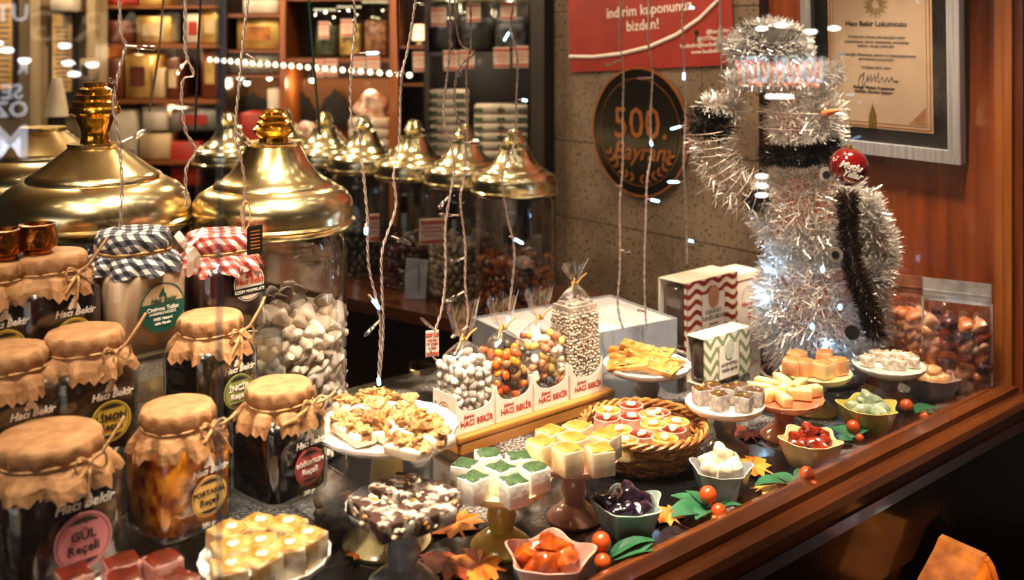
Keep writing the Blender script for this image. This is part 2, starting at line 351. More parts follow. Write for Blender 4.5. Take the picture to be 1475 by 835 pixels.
# ================================================================== CERTIFICATE, POSTER, ROUND SIGN
def onwall(px, py, off): return wal(px, py, off)
steel = M('brushed_steel', '#a4a4ac', .5, .7, '#c6c6cc', 4, .05, stretch=(40, 40, 1))
pc = wal(1266, 60, .045)
ce = thing('framed_certificate', 'silver framed certificate with black mat on the wood wall', 'picture', (pc.x, pc.y, .585), (math.radians(4), math.radians(1.2), RW))
fw, fh, ft = .292, .46, .021
for x, sx, z, sz in ((0, fw, fh/2-ft/2, ft), (0, fw, -fh/2+ft/2, ft)):
    ob('frame_bar', MB().prism([(-sx/2+(ft if z < 0 else 0), sz/2), (-sx/2+(ft if z > 0 else 0), -sz/2), (sx/2-(ft if z > 0 else 0), -sz/2), (sx/2-(ft if z < 0 else 0), sz/2)] if z > 0 else [(-sx/2, -sz/2), (sx/2, -sz/2), (sx/2-ft, sz/2), (-sx/2+ft, sz/2)], .018), steel, ce, (0, .004, z))
for sgn in (-1, 1):
    ob('frame_bar', MB().prism([(sgn*fw/2, -fh/2), (sgn*fw/2, fh/2), (sgn*(fw/2-ft), fh/2-ft), (sgn*(fw/2-ft), -fh/2+ft)], .018), steel, ce, (0, .004, 0))
ob('backing', MB().box((0, .008, 0), (fw+.004, .008, fh+.004)), black, ce)
ob('mat', MB().box((0, 0, 0), (fw-2*ft, .004, fh-2*ft)), M('black_mat', '#0c0b0a', .5, 0, '#14110f', 40), ce)
pw, ph = .192, .37
paper = M('certificate_paper', '#b0957c', .6, 0, '#bfa58c', 8)
pp = ob('sheet', MB().box((0, -.003, 0.0), (pw, .002, ph)), paper, ce)
for q, sz in ((.004, .0022), (.010, .0009)):
    for x, z, a, b in ((0, ph/2-q, pw-2*q, sz), (0, -ph/2+q, pw-2*q, sz), (-pw/2+q, 0, sz, ph-2*q), (pw/2-q, 0, sz, ph-2*q)):
        ob('border_line', MB().box((x, -.0042, z), (a, .0004, b)), gold_p, pp)
ink = M('black_ink', '#241c18', .7, 0, '#302620', 50)
zc = lambda py: (.585-0) and (H-pc.y*(py-HOR)/F)-.585
txt(pp, 'Hacı Bekir Lokumcusu', .0125, ink, (-.004, -.0044, zc(34)), bold=.012)
for py, s in ((53, "Türkiye'nin sahnesi olan Beyoğlu'ndaki"), (60, 'çalışmalarınız şehrin hafızasında, unutulmaz'), (66, 'katkılar olarak yerini aldı.'), (79, 'Size Beyoğlu Belediyesi, şahsım ve vatandaşlarımızın'), (85, 'şükranlarını sunuyorum.'), (97, 'Varlığınız daim olsun.')):
    txt(pp, s, .0068, grey_p, (-.004, -.0044, zc(py)))
txt(pp, 'Ahmet Misbah Demircan', .0078, ink, (-.010, -.0044, zc(127)), bold=.01)
txt(pp, 'Beyoğlu Belediye Başkanı', .0068, ink, (-.010, -.0044, zc(133)))
sg = [(1226, 133), (1230, 112), (1238, 105), (1234, 125), (1229, 134), (1240, 120), (1245, 108), (1244, 118), (1250, 108), (1250, 119), (1256, 108), (1257, 118), (1262, 104), (1262, 120), (1268, 110), (1272, 118), (1276, 110), (1279, 117), (1284, 110), (1287, 116), (1294, 115)]
sgp = [((x-1262)*.00112, -.0046, zc(y)) for x, y in sg]
ob('signature', MB().tube(sgp, .0006, 4), M('blue_ink', '#20243c', .6), pp)
tow = [(-.009, 0), (-.008, .012), (-.009, .016), (-.008, .017), (-.008, .024), (-.0092, .025), (-.0075, .028), (-.0012, .046), (0, .054), (.0012, .046), (.0075, .028), (.0092, .025), (.008, .024), (.008, .017), (.009, .016), (.008, .012), (.009, 0)]
ob('tower_emblem', MB().prism([(x*.85, z*.85) for x, z in tow], .0004), M('bronze_print', '#5a4312', .5, .3, '#8a6a20', 200), pp, (-.012, -.0042, zc(186)))
mbs = MB()
for i in range(28):
    a = 2*PI*i/28; l = .022 if i % 2 else .017
    mbs.prism([(math.cos(a-.05)*.007, math.sin(a-.05)*.007), (math.cos(a-.07)*l, math.sin(a-.07)*l), (math.cos(a+.07)*l, math.sin(a+.07)*l), (math.cos(a+.05)*.007, math.sin(a+.05)*.007)], .0004)
ob('sun_emblem', mbs, M('olive_print', '#8a7440', .5, .2, '#a08a55', 100), pp, (-.004, -.0042, zc(6)))
cor = MB()
for i in range(9):
    for j in range(9-i): cor.box((pw/2-.014-j*.0032, -.0042, -ph/2+.014+i*.0032), (.0024, .0004, .0024))
ob('corner_ornament', cor, gold_p, pp)
ob('glazing', MB().box((0, -.009, 0), (fw-2*ft, .002, fh-2*ft)), glass('frame_glazing', (1, 1, 1), .03, .6, 4), ce)
# red coupon poster
pc2 = wal(931, 40, .004)
po = thing('discount_poster', 'red poster with white lettering on the stone wall', 'poster', (pc2.x, pc2.y, .70), (0, math.radians(-3.2), RW))
pz = lambda py: (H-pc2.y*(py-HOR)/F)-.70
red = M('poster_red', '#8f2018', .5, 0, '#a02a20', 12)
xw = lambda px: (wal(px, 40, .004)-pc2).dot(-N)
ob('sheet', MB().box(((xw(817)+xw(1052))/2, 0, (pz(99)+.22)/2), (xw(1052)-xw(817), .002, .22-pz(99))), red, po)
txt(po, 'indirim kuponunuz', .0335, white_p, (xw(931), -.0016, pz(14)), sx=.98)
txt(po, 'bizden!', .0335, white_p, (xw(923), -.0016, pz(36)))
for py, s in ((53, '@hacibekir'), (62, '@1777hacibekir'), (70, 'hacibekir@hacibekir.com'), (79, 'www.hacibekir.com')):
    txt(po, s, .0125, white_p, (xw(1048)-.002, -.0016, pz(py)), align='RIGHT')
for py in (53, 62): ob('icon_dot', disc(.006), black, po, (xw(1000), -.001, pz(py)))
arc = [(xw(x), -.0014, pz(y)) for x, y in ((817, 74), (850, 77), (890, 75), (930, 68), (970, 54), (1005, 34), (1030, 14), (1048, -4))]
ob('white_arc', MB().tube(arc, .004, 6), white_p, po)
# round black sign
cc = wal(922, 190, .004)
rs = thing('round_sign', 'round black sign with copper 500. Bayram lettering', 'sign', cc, (0, math.radians(-2), RW))
ob('disc', disc(.141, .004, 64), M('sign_black', '#0d0908', .25, 0, '#15100d', 20), rs)
copper = M('copper_print', '#a35c2c', .35, .5, '#bf7840', 30)
ob('edge_ring', disc(.1415, .0052, 64, .1375), copper, rs); ob('inner_ring', disc(.118, .0046, 64, .117), copper, rs)
txt(rs, '500.', .098, copper, (.004, -.0045, .016), sx=.96); txt(rs, 'Bayram', .056, copper, (.004, -.0045, -.044), shear=.35)
for i in range(13):
    a = math.radians(-150+10*i*1.0); 
    for q in (-1, 1):
        x, z = .102*math.cos(a), .102*math.sin(a)
        if z > -.045: continue
        Mx = Matrix.Translation((x, 0, z)) @ Matrix.Rotation(-(a+q*.7+(PI/2 if x > 0 else -PI/2)), 4, 'Y')
        ob('laurel_leaf', MB().prism([(0, 0), (.007, .0035), (.017, 0), (.007, -.0035)], .0006, Mx), copper, rs, (0, -.004, 0))
# ================================================================== GLASS STORAGE JARS WITH BRASS LIDS
def big_jar(loc, R, Hj, label, lid_mat, knob_mat, style, group, rz=0, knob=True):
    t = thing('storage_jar', label, 'jar', loc, rz, group)
    s = R/.107
    ob('glass_body', MB().lathe([(.088*s, 0), (.097*s, .004), (.099*s, .02), (.099*s, Hj*.86), (.096*s, Hj*.93), (.088*s, Hj*.965), (.088*s, Hj*.975), (.098*s, Hj*.98), (.098*s, Hj*.995), (.09*s, Hj*1.0)], 48, True, False), clear, t, smooth=True)
    if style == 'dome': P = [(.105, -.006), (.110, 0), (.110, .004), (.106, .007), (.106, .012), (.108, .022), (.106, .032), (.098, .043), (.086, .050), (.080, .0515), (.078, .056), (.070, .060), (.058, .070), (.047, .084), (.040, .098), (.036, .106), (.038, .109), (.038, .112), (0, .112)]
    else: P = [(.107, -.006), (.112, 0), (.112, .005), (.108, .008), (.109, .018), (.106, .030), (.096, .042), (.082, .050), (.076, .0515), (.075, .056), (.068, .060), (.050, .073), (.036, .084), (.030, .089), (.031, .091), (.031, .094), (0, .094)]
    lid = ob('lid', MB().lathe([(r*s, z*s) for r, z in P], 56, False, False), lid_mat, t, (0, 0, Hj), smooth=True)
    if style == 'dome':
        Mk = [(.02, .111), (.019, .117), (.026, .124), (.028, .129), (.022, .134), (.024, .138), (.018, .142), (.02, .146), (.014, .150), (.015, .153), (.009, .156), (0, .158)]
    else:
        Mk = [(.017, .085), (.015, .092), (.016, .1), (.021, .114), (.024, .118), (.029, .121), (.028, .127), (.025, .129), (.026, .134), (.022, .137), (.023, .142), (.018, .145), (.019, .149), (.013, .152), (.012, .157), (0, .158)]
    if knob: ob('knob', MB().lathe([(r*s, (z+(.009 if style != 'dome' else 0))*s) for r, z in Mk], 32, True, False), knob_mat, lid, smooth=True)
    return t
JG = 'glass storage jars with brass lids'
j1 = at(137, 320, 1.30); j2 = at(394, 322, 1.36)
big_jar((j1.x, j1.y, 0), .1165, .317, 'glass jar with smooth conical brass lid and golden vase-shaped knob', brass, gold, 'cone', JG)
big_jar((j2.x, j2.y, 0), .106, .305, 'large glass jar of white candy drops under a domed brass lid', brass, gold, 'dome', JG)
j3 = at(62, 320, 1.56)  # jar added in place of the conical lid's doubled image in the glass
big_jar((j3.x, j3.y, 0), .115, .317, 'plain brass lid without knob behind the conical lidded jar', brass, gold, 'cone', JG, knob=False)
bj = [(741, 2.06, 'amber candies, last on the counter beside the stone wall'), (669, 2.19, 'shelled pistachios, between the amber and the dark red jars'), (596, 2.30, 'dark red fruit, third from the stone wall'),
      (525, 2.42, 'dark candies, fourth from the stone wall'), (468, 2.55, 'pale lid, fifth from the stone wall'), (410, 2.68, 'pale lid, half hidden behind the big domed lid'), (330, 2.54, 'pale lid seen between the two big brass lids')]
BJ = []
for i, (px, d, s) in enumerate(bj):
    p = at(px, 300, d); p.z = 0.001; BJ.append(p)
    big_jar(p, .0875, .243, 'counter jar with brass lid and '+s, brass_old, brass_old, 'dome', JG)
# contents: single candies lie against the glass, the inside of the heap is one mass
def fill_jar(p, r, z0, z1, me_list, mats, size, n_ang, label, group, name, cat, core_mat, core_label, top=True, span=1.9, zstep=.8):
    core = MB().lathe([(r-size*.9, z0), (r-size*.9, z1-size*.6), (r*.3, z1-size*.3)], 28)
    tag(ob(name+'_heap', core, core_mat, None, (p.x, p.y, 0), smooth=True), core_label, cat, None, 'stuff')
    rnd = random.Random(int(p.x*1000)); a0 = math.atan2(-p.y, -p.x)
    k = 0; z = z0+size*.5
    spots = []
    while z < z1-size*.3:
        for j in range(n_ang):
            a = a0+(j/(n_ang-1)-.5)*2*span+rnd.uniform(-.3, .3)*size/r+(k % 2)*size*.5/r
            spots.append((p.x+(r-size*.55)*math.cos(a), p.y+(r-size*.55)*math.sin(a), z+rnd.uniform(-.2, .2)*size))
        z += size*zstep; k += 1
    if top:
        for q in range(int(1.7*(r/size)**2)):
            rr = (r-size*.7)*math.sqrt(rnd.random()); a = rnd.uniform(0, 6.28)
            spots.append((p.x+rr*math.cos(a), p.y+rr*math.sin(a), z1+rnd.uniform(-.5, .25)*size))
    for s in spots:
        tag(ob(name, rnd.choice(me_list), rnd.choice(mats), None, s, (rnd.uniform(0, 6), rnd.uniform(0, 6), rnd.uniform(0, 6)), sc=rnd.uniform(.85, 1.15)), label, cat, group)
def drop(size, key):                             # rounded tetrahedron
    rnd = random.Random(key); nn = [Vector(v).normalized() for v in ((1, 1, 1), (-1, -1, 1), (-1, 1, -1), (1, -1, -1))]; wt = [rnd.uniform(.85, 1.15) for _ in nn]
    mb = MB().ball((0, 0, 0), 1, 12, 8); out = []
    for v in mb.v:
        d = Vector(v).normalized(); q = (sum(max(0, d.dot(a)*b)**3 for a, b in zip(nn, wt))**(4/3)+.03)**(-1/4); out.append(tuple(d*q*size*.36))
    mb.v = out; return mb.mesh('drop', True)
candy_w = [M('candy_white_a', '#d8c6b4', .5, 0, '#ecdccc', 60, .1, 0, .1), M('candy_white_b', '#b8a28e', .5, 0, '#d2bda8', 60, .1, 0, .1)]
fill_jar(j2, .0965, .006, .198, [drop(.0225, k) for k in range(4)], candy_w, .0188, 21, 'small white candy drop in the large domed jar', 'white candy drops in the big jar', 'candy_drop', 'candy', candy_w[1], 'white candy drops filling the middle of the large jar', span=1.75, zstep=.86)
nutm = [M('nut_a', '#8a7d68', .6, 0, '#b5a68e', 90, .2), M('nut_b', '#a5927a', .6, 0, '#c9b8a0', 90, .2), M('nut_c', '#6e5f4e', .6, 0, '#8f7e68', 90, .2)]
fill_jar(BJ[1], .079, .006, .125, [lump(.009, 60+k, .1, 8, 6, (1, .8, .75)) for k in range(3)], nutm, .0165, 17, 'beige shelled nut in the counter jar', 'nuts in the counter jar', 'nut', 'nut', nutm[2], 'beige nuts filling the middle of the counter jar', span=1.7)
amb = [M('amber_a', '#5a2408', .15, 0, '#9a4a12', 60, .1, .5, .2), M('amber_b', '#7a3a10', .15, 0, '#c0681c', 60, .1, .5, .2), M('amber_c', '#2c0f06', .15, 0, '#4a1c0a', 60, .1, .5)]
fill_jar(BJ[0], .079, .006, .112, [lump(.0095, 70+k, .22, 8, 6) for k in range(3)], amb, .0165, 17, 'glossy amber candy in the jar by the stone wall', 'amber candies in the counter jar', 'amber_candy', 'candy', amb[2], 'amber candies filling the middle of the counter jar', span=1.7)
dred = [M('dark_red_a', '#2a0806', .2, 0, '#521210', 60, .1, .5), M('dark_red_b', '#3a0f0a', .2, 0, '#641c12', 60, .1, .5)]
fill_jar(BJ[2], .079, .006, .10, [lump(.01, 80+k, .2, 8, 6) for k in range(3)], dred, .018, 14, 'dark red candied fruit in the counter jar', 'dark red fruit in the counter jar', 'dried_fruit', 'fruit', dred[0], 'dark red fruit filling the middle of the jar', span=1.6)
drk = [M('dark_candy', '#1a1512', .3, 0, '#3c342e', 60, .1, .4)]
fill_jar(BJ[3], .079, .006, .11, [lump(.01, 85, .15, 8, 6)], drk, .018, 12, 'dark candy in the fourth counter jar', 'dark candies in the counter jar', 'dark_candy', 'candy', drk[0], 'dark candies filling the middle of the fourth jar', span=1.5)
# counter the jars stand on
cd = Vector((.815, -.579, 0)); cn = Vector((.579, .815, 0)); RC = math.atan2(cd.y, cd.x); c0 = Vector((-.0634, 1.955, 0))
ct = thing('shop_counter', 'dark wooden shop counter with drawers under the back row of jars', 'counter', c0, RC)
ob('worktop', MB().box((-.575, .18, -.0125), (1.35, .36, .025)), wood('counter_top', '#3c2012', '#643720', .18, 'x', 9, .6), ct)
ob('carcass', MB().box((-.575, .20, -.45), (1.33, .31, .84)), dark_wood, ct)
for k in range(3):
    for z in (-.15, -.42):
        dr = ob('drawer', MB().box((-.22-.44*k+.03, .04, z), (.41, .02, .24)), dark_wood, ct)
        ob('handle', MB().tube([(-.27-.44*k+.07, .028, z+.03), (-.25-.44*k+.07, .005, z+.025), (-.19-.44*k+.07, .005, z+.025), (-.17-.44*k+.07, .028, z+.03)], .005, 8), brass, dr, smooth=True)
# ================================================================== JAM JARS ON THE ACRYLIC STEPS
ang = lambda d: math.radians(d)
def sup(r, p, th): return r/((abs(math.cos(th))**p+abs(math.sin(th))**p)**(1/p))
def prof_rings(levels, n=40): return [[(sup(r, p, 2*PI*j/n)*math.cos(2*PI*j/n), sup(r, p, 2*PI*j/n)*math.sin(2*PI*j/n), z) for j in range(n)] for r, p, z in levels]
ging_b = gingham('black_gingham', (.008, .008, .012), (.10, .10, .12), (.72, .68, .64), 78)
ging_r = gingham('red_gingham', (.28, .025, .02), (.50, .14, .11), (.75, .66, .60), 78)
def emblem(parent, x, z, y, s, m):               # seated figure with flourish above the maker's name
    mb = MB()
    for cx, cz, r in ((0, .0042, .0026), (-.0012, .0005, .0034), (.0022, -.0006, .0026), (-.0036, -.002, .0022), (.004, -.0028, .0018), (.0005, .0074, .0014)):
        mb.prism([(cx*s+r*s*math.cos(2*PI*i/10), cz*s+r*s*math.sin(2*PI*i/10)) for i in range(10)], .0004)
    ob('figure_emblem', mb, m, parent, (x, y, z+.006*s))
    txt(parent, 'Hacı Bekir', .0092*s, m, (x+.001, y-.0004, z-.0015), shear=.25, bold=.02)
def jam_jar(loc, wd, h, rz, jam, label, cap, disc_col, text, group='jam jars on the clear steps', bow=1, sub='Reçeli', wt='380 gr'):
    t = thing('jam_jar', label, 'jar', loc, rz, group); r = wd/2
    ob('glass_body', MB().rings(prof_rings([(r*.9, 5, 0), (r*.98, 6, .003), (r, 7, .01), (r, 7, h*.66), (r*.97, 5, h*.72), (r*.84, 2.2, h*.79), (r*.8, 2, h*.82), (r*.8, 2, h*.93)]), True, True, False), clear, t, smooth=True)
    ob('jam', MB().rings(prof_rings([(r*.86, 5, .004), (r*.95, 6, .008), (r*.955, 7, h*.64), (r*.9, 4, h*.71), (r*.7, 2.1, h*.76)])), jam, t, smooth=True)
    n = 64; rnd = random.Random(int(loc[0]*999)); ph = rnd.uniform(0, 6)
    def ring(rad, z, wav=0, zz=0, k=9):
        return [((rad+wav*math.sin(k*a+ph)+wav*.5*math.sin(k*1.9*a))*math.cos(a), (rad+wav*math.sin(k*a+ph)+wav*.5*math.sin(k*1.9*a))*math.sin(a), z+zz*(1 if j % 2 else -1)+(wav*.5*math.sin(k*a+1))) for j, a in ((j, 2*PI*j/n) for j in range(n))]
    cm = {'kraft': kraft, 'black': ging_b, 'red': ging_r}[cap]; puff = 0 if cap == 'kraft' else .004
    e = MB().rings([ring(.001, h), ring(r*.55, h-.0003+puff, .0003, 0, 4), ring(r*.82, h-.0012+puff*.8, .0004, 0, 5), ring(r*.865, h-.0035, .0006, 0, 13), ring(r*.885, h-.008, .0014, 0, 13), ring(r*.88, h-.0145, .0018, 0, 13), ring(r*.82, h-.019, .0008)], True, True, False)
    ob('paper_cap' if cap == 'kraft' else 'cloth_cap', e, cm, t, smooth=True)
    zz = .0022 if cap == 'kraft' else .0006
    sk = MB().rings([ring(r*.81, h-.0185, .0008), ring(r*.95, h-.023, .0022), ring(r*1.07, h-.031, .0036), ring(r*1.13, h-.041, .0044, zz), ring(r*1.115, h-.0405, .0044, zz), ring(r*1.05, h-.0315, .0036)], True, False, False)
    ob('cap_skirt', sk, cm, t, smooth=False)
    tw = MB(); rib = cap == 'black'
    for dz, dr in ((0, 0), (.0028, .0006)):
        tw.tube([((r*.86+dr)*math.cos(2*PI*i/32), (r*.86+dr)*math.sin(2*PI*i/32), h-.0205+dz+.001*math.sin(3*2*PI*i/32)) for i in range(33)], .0014, 5)
    tn = ob('twine', tw, twine_m, t, smooth=True)
    kx, ky, kz = .35*r, -r*.88, h-.0185
    if rib:
        rm = M('white_ribbon', '#d9c8bc', .6, 0, '#efe2d8', 60)
        for a, b, c in ((.018, .006, .010), (-.012, .004, .012), (.014, 0, -.024), (.004, -.002, -.03)):
            pts = [(kx+.02+a*q, ky-.004-.004*math.sin(3*q), kz+b*q+c*q*q) for q in (0, .35, .7, 1)]
            mb = MB(); mb.rings([[(x-.001, y, z), (x+.001, y-.001, z), (x+.005*(.4+q), y-.002, z+.004), (x+.004*(.4+q), y, z+.005)] for q, (x, y, z) in zip((.2, .6, 1, .9), pts)])
            ob('ribbon_bow', mb, rm, tn)
    elif bow:
        for k, (a, b, c) in enumerate(((.030, -.004, .034), (-.022, -.004, -.026), (-.006, -.005, -.036))[:3]):
            if bow == 2: a, b, c = ((.026, -.004, .008), (.021, -.004, -.030), (-.016, -.005, -.012))[k]
            if bow == 3: a, b, c = ((.030, -.004, .006), (-.04, -.004, -.010), (-.008, -.005, -.012))[k]
            ob('twine_end', MB().tube([(kx, ky, kz), (kx+a*.3, ky-.006, kz+c*.22), (kx+a*.7, ky+b-.003, kz+c*.7), (kx+a, ky+b, kz+c)], .0015, 5), twine_m, tn, smooth=True)
        ob('twine_knot', MB().ball((kx, ky-.001, kz), .0032, 8, 6), twine_m, tn, smooth=True)
        for sg_ in (-1, 1):
            ob('twine_loop', MB().tube([(kx+sg_*.014*math.sin(PI*i/10)*1.0, ky-.002-.003*math.sin(PI*i/10), kz+.011*math.sin(2*PI*i/10)*.6) for i in range(11)], .0013, 5), twine_m, tn, smooth=True)
    y = -r-.0006
    if text:
        R = wd*.24; lz = h*.30; lx = wd*.10
        dm = M('label_'+text.lower(), disc_col, .5, 0, None, 60)
        lb = ob('label', disc(R, .0007, 40), dm, t, (lx, y, lz)); ob('label_ring', disc(R*.93, .0009, 40, R*.88), M('label_ring', tuple(x*.45 for x in hexc(disc_col)), .5), lb)
        for sg_ in (-1, 1):
            aa = [PI*.28+i*(PI*.44)/8 for i in range(9)]
            ob('label_bar', MB().prism([(R*.84*math.cos(q), sg_*R*.84*math.sin(q)) for q in aa], .0003), ink, lb, (0, -.0007, 0))
        ts = .0088 if len(text) < 7 else (.0072 if len(text) < 9 else .0062)
        txt(lb, text, ts*wd/.08, ink if cap == 'kraft' and text != 'BÖĞÜRTLEN' and text != 'İNCİR' else white_p, (0, -.0012, R*.2), bold=.015); txt(lb, sub, .0088*wd/.08, ink if text not in ('BÖĞÜRTLEN', 'İNCİR') else white_p, (0, -.0012, -R*.25), bold=.015)
        emblem(t, lx, lz+R*1.35, y, wd/.08, white_p)
        txt(t, wt, .0058*wd/.08, white_p, (lx, y-.0002, lz-R*1.42), bold=.02)
    return t
A = Vector((-.3287, .99, 0)); ST = [.076, .14, .205]
def row(px, k):                                  # place on step k along the step's line
    base = A + N*.085*k; rx = (px-737.5)/F; D = U
    s = (base.x-rx*base.y)/(rx*D.y-D.x); p = base+D*s; return (p.x, p.y, ST[k]+.0012)
jam_dark = M('dark_jam', '#0c0504', .25, 0, '#2a0f08', 50, .2, .3)
jam_fig = M('fig_jam', '#171208', .25, 0, '#3a2a10', 30, .2, .3, lo=.45, hi=.8)
jam_lemon = M('lemon_jam', '#1c1006', .25, 0, '#4a2c0e', 30, .2, .3, lo=.45, hi=.75)
jam_orange = M('orange_jam', '#8a3806', .25, 0, '#f09a20', 60, .8, .4, .4, lo=.40, hi=.62)
jam_black = M('black_jam', '#060406', .2, 0, '#180a0c', 40, .1, .3)
jam_red = M('cherry_jam', '#1a0608', .25, 0, '#380e0c', 40, .2, .3)
jam_white = M('white_paste', '#c9a888', .5, 0, '#dcc0a2', 12, .1)
JR = TH+ang(11)
jam_jar(row(70, 0), .105, .119, TH+ang(4), jam_dark, 'large dark jam jar with pink label, at the lowest end of the steps', 'kraft', '#d98c94', 'GÜL', bow=1)
jam_jar(row(256, 0), .080, .117, JR, jam_orange, 'jar of amber orange jam with yellow label on the lowest step', 'kraft', '#e6b860', 'PORTAKAL', bow=2)
jam_jar(row(402, 0), .078, .114, JR, jam_black, 'near-black jam jar with red label beside the walnut plate', 'kraft', '#b4524c', 'BÖĞÜRTLEN', bow=3)
jam_jar(row(122, 1), .084, .119, TH+ang(5), jam_lemon, 'dark amber jam jar with yellow lemon label on the middle step', 'kraft', '#d8bc4a', 'LİMON', bow=1)
jam_jar(row(8, 1), .084, .115, TH+ang(5), jam_lemon, 'dark amber jam jar cut by the picture edge on the middle step', 'kraft', '#d8bc4a', 'LİMON', bow=0)
jam_jar(row(303, 1), .078, .112, JR, jam_fig, 'dark green fig jam jar with olive label, in front of the red gingham jar', 'kraft', '#8f9a5a', 'İNCİR', bow=1)
jam_jar(row(72, 2), .084, .120, TH+ang(5), jam_dark, 'dark quince jam jar with yellow label on the top step', 'kraft', '#d8bc4a', 'AYVA', bow=1)
jam_jar(row(-26, 2), .084, .118, TH+ang(5), jam_dark, 'dark quince jam jar at the picture edge on the top step', 'kraft', '#d8bc4a', 'AYVA', bow=0)
wj = jam_jar(row(192, 2), .092, .130, TH+ang(10), jam_white, 'jar of cream-coloured paste under black and white gingham cloth', 'black', '#d9c8b0', '', bow=1)
gr = M('label_green', '#0f4f40', .5, 0, '#145a4a', 40); y = -.0466
ob('label', disc(.027, .0006), M('label_cream', '#c8b08c', .5), wj, (.008, y, .052)); ob('label_ring', disc(.027, .0009, 40, .0255), gr, wj, (.008, y, .052))
ob('label_lower', MB().prism([(.0255*math.cos(q), .0255*math.sin(q)) for q in [PI*.93+i*(PI*1.14)/20 for i in range(21)]], .0009), gr, wj, (.008, y, .052))
emblem(wj, .008, .062, y-.0008, .8, gr)
for z, s, q in ((.051, 'Çevirme Tatlısı', .0062), (.046, 'ANADOLU LEZZETİ', .0036), (.040, '100% Natural', .0042), (.035, 'with Mastic', .0042)): txt(wj, s, q, white_p, (.008, y-.0012, z), bold=.02)
rj = jam_jar(row(314, 2), .086, .116, JR, jam_red, 'dark cherry jam jar under red and white gingham cloth', 'red', '#e8d8cc', '', bow=0)
y = -.0436
ob('label', disc(.021, .0006), M('label_pale', '#e6d6c8', .5), rj, (.012, y, .062)); ob('label_ring', disc(.0196, .0009, 40, .0188), black, rj, (.012, y, .062))
emblem(rj, .012, .066, y-.0008, 1.0, red_p)
ob('label_strip', MB().box((0, 0, 0), (.042, .0012, .0085)), black, rj, (.012, y-.0005, .053)); txt(rj, 'ÜZÜM MARMELATI', .0048, white_p, (.012, y-.0016, .053))
# black swing tag on twine
tg = row(372, 2); tp = win(367, 345, .42)
sw = thing('swing_tag', 'small black swing tag on twine beside the red gingham jar', 'tag', at(367, 345, 1.16), TH+ang(6))
ob('card', MB().box((0, 0, 0), (.020, .0012, .033)), black, sw); 
for k in range(6): ob('print_line', MB().box((0, -.0009, .010-.004*k), (.012, .0004, .0012)), gold_p, sw)
ob('loop', MB().tube([(-.004+.006*math.cos(2*PI*i/16)-.008, 0, .030+.016*math.sin(2*PI*i/16)) for i in range(17)], .0008, 5), twine_m, sw)
# acrylic steps
ac = thing('acrylic_riser', 'clear acrylic step stand carrying the jam jars', 'riser', A, TH)
for k in range(3):
    ob('tread', MB().box((-.066, .085*k, ST[k]-.003), (.49, .083, .006)), acryl, ac)
    ob('riser_panel', MB().box((-.066, .085*k-.0395, (ST[k]-.006+(ST[k-1] if k else 0))/2), (.49, .004, ST[k]-.0065-(ST[k-1] if k else 0))), acryl, ac)
for x in (-.308, .181): ob('end_panel', MB().prism([(0, 0), (.25, 0), (.25, ST[2]), (.17, ST[2]), (.17, ST[1]), (.085, ST[1]), (.085, ST[0]), (0, ST[0])], .003, Matrix.Rotation(PI/2, 4, 'Z')), acryl, ac, (x, -.04, 0))
# copper pots peeping over the jars at the picture edge
cop = M('hammered_copper', '#7a3a14', .25, 1, '#c07838', 120, 1)
for px, hh, lab in ((4, .118, 'hammered copper bowl at the picture edge on a quince jar lid'), (54, .120, 'small embossed copper cup on the second quince jar lid')):
    q = row(px, 2); t = thing('copper_cup', lab, 'cup', (q[0], q[1], q[2]+hh+.003), 0)
    ob('body', MB().lathe([(.012, 0), (.019, .004), (.0205, .014), (.017, .024), (.018, .028), (.015, .0285), (.014, .024), (.016, .014), (.010, .006)], 24), cop, t, smooth=True); ob('foot_ring', MB().lathe([(.014, -.003), (.014, .001)], 24), cop, t)
# ================================================================== CAKE STANDS AND PLATES
def stand(px, py, z, dia, m_plate, m_foot, label, rz=0, foot=None, d=None):
    p = at(px, py, d) if d else fl(px, py, z)
    t = thing('cake_stand', label, 'cake stand', (p.x, p.y, 0), rz, 'cake stands in the window'); r = dia/2
    n = 64; sc = [(r*(1+.012*math.cos(20*2*PI*j/n))) for j in range(n)]
    def rg(f, zz): return [(sc[j]*f*math.cos(2*PI*j/n), sc[j]*f*math.sin(2*PI*j/n), zz) for j in range(n)]
    ob('plate', MB().rings([rg(.30, z-.010), rg(.9, z-.008), rg(1, z-.002), rg(1, z+.0015), rg(.97, z+.002), rg(.93, z-.0005), rg(.01, z-.001)]), m_plate, t, smooth=True)
    q = r/.054
    ob('stem', MB().lathe([(.013*q, .018), (.0135*q, .026), (.0165*q, .034), (.0135*q, .045 if z > .06 else .035), (.0115*q, z-.022), (.017*q, z-.0095)], 28), m_foot, t, smooth=True)
    ob('foot', MB().lathe([(.033*q, 0), (.034*q, .003), (.031*q, .007), (.022*q, .014), (.0145*q, .0195)], 36), m_foot, t, smooth=True)
    return p, z
S_wal = stand(557, 612, .128, .156, white_cer, cream_cer, 'wide white cake stand piled with walnut rolls')
S_bro = stand(581, 725, .082, .117, grey_cer, grey_cer, 'grey cake stand with powdered chocolate nut slabs')
S_haz = stand(382, 799, .082, .118, white_cer, cream_cer, 'white cake stand with hazelnut-topped cream lokum')
S_red = stand(172, 858, .075, .106, white_cer, white_cer, 'white plate with red lokum cubes at the lower picture edge')
S_gre = stand(722, 692, .072, .1085, cream_cer, yellow_cer, 'cream cake stand with green-topped white lokum cubes')
S_yel = stand(827, 658, .071, .101, pink_cer, pink_cer, 'pink cake stand with pale yellow lokum cubes')
S_man = stand(932, 524, .069, .130, white_cer, grey_cer, 'white cake stand with amber almond slices behind the basket')
S_cho = stand(1044, 580, .065, .105, white_cer, grey_cer, 'grey-footed cake stand with chocolate-topped grey cubes')
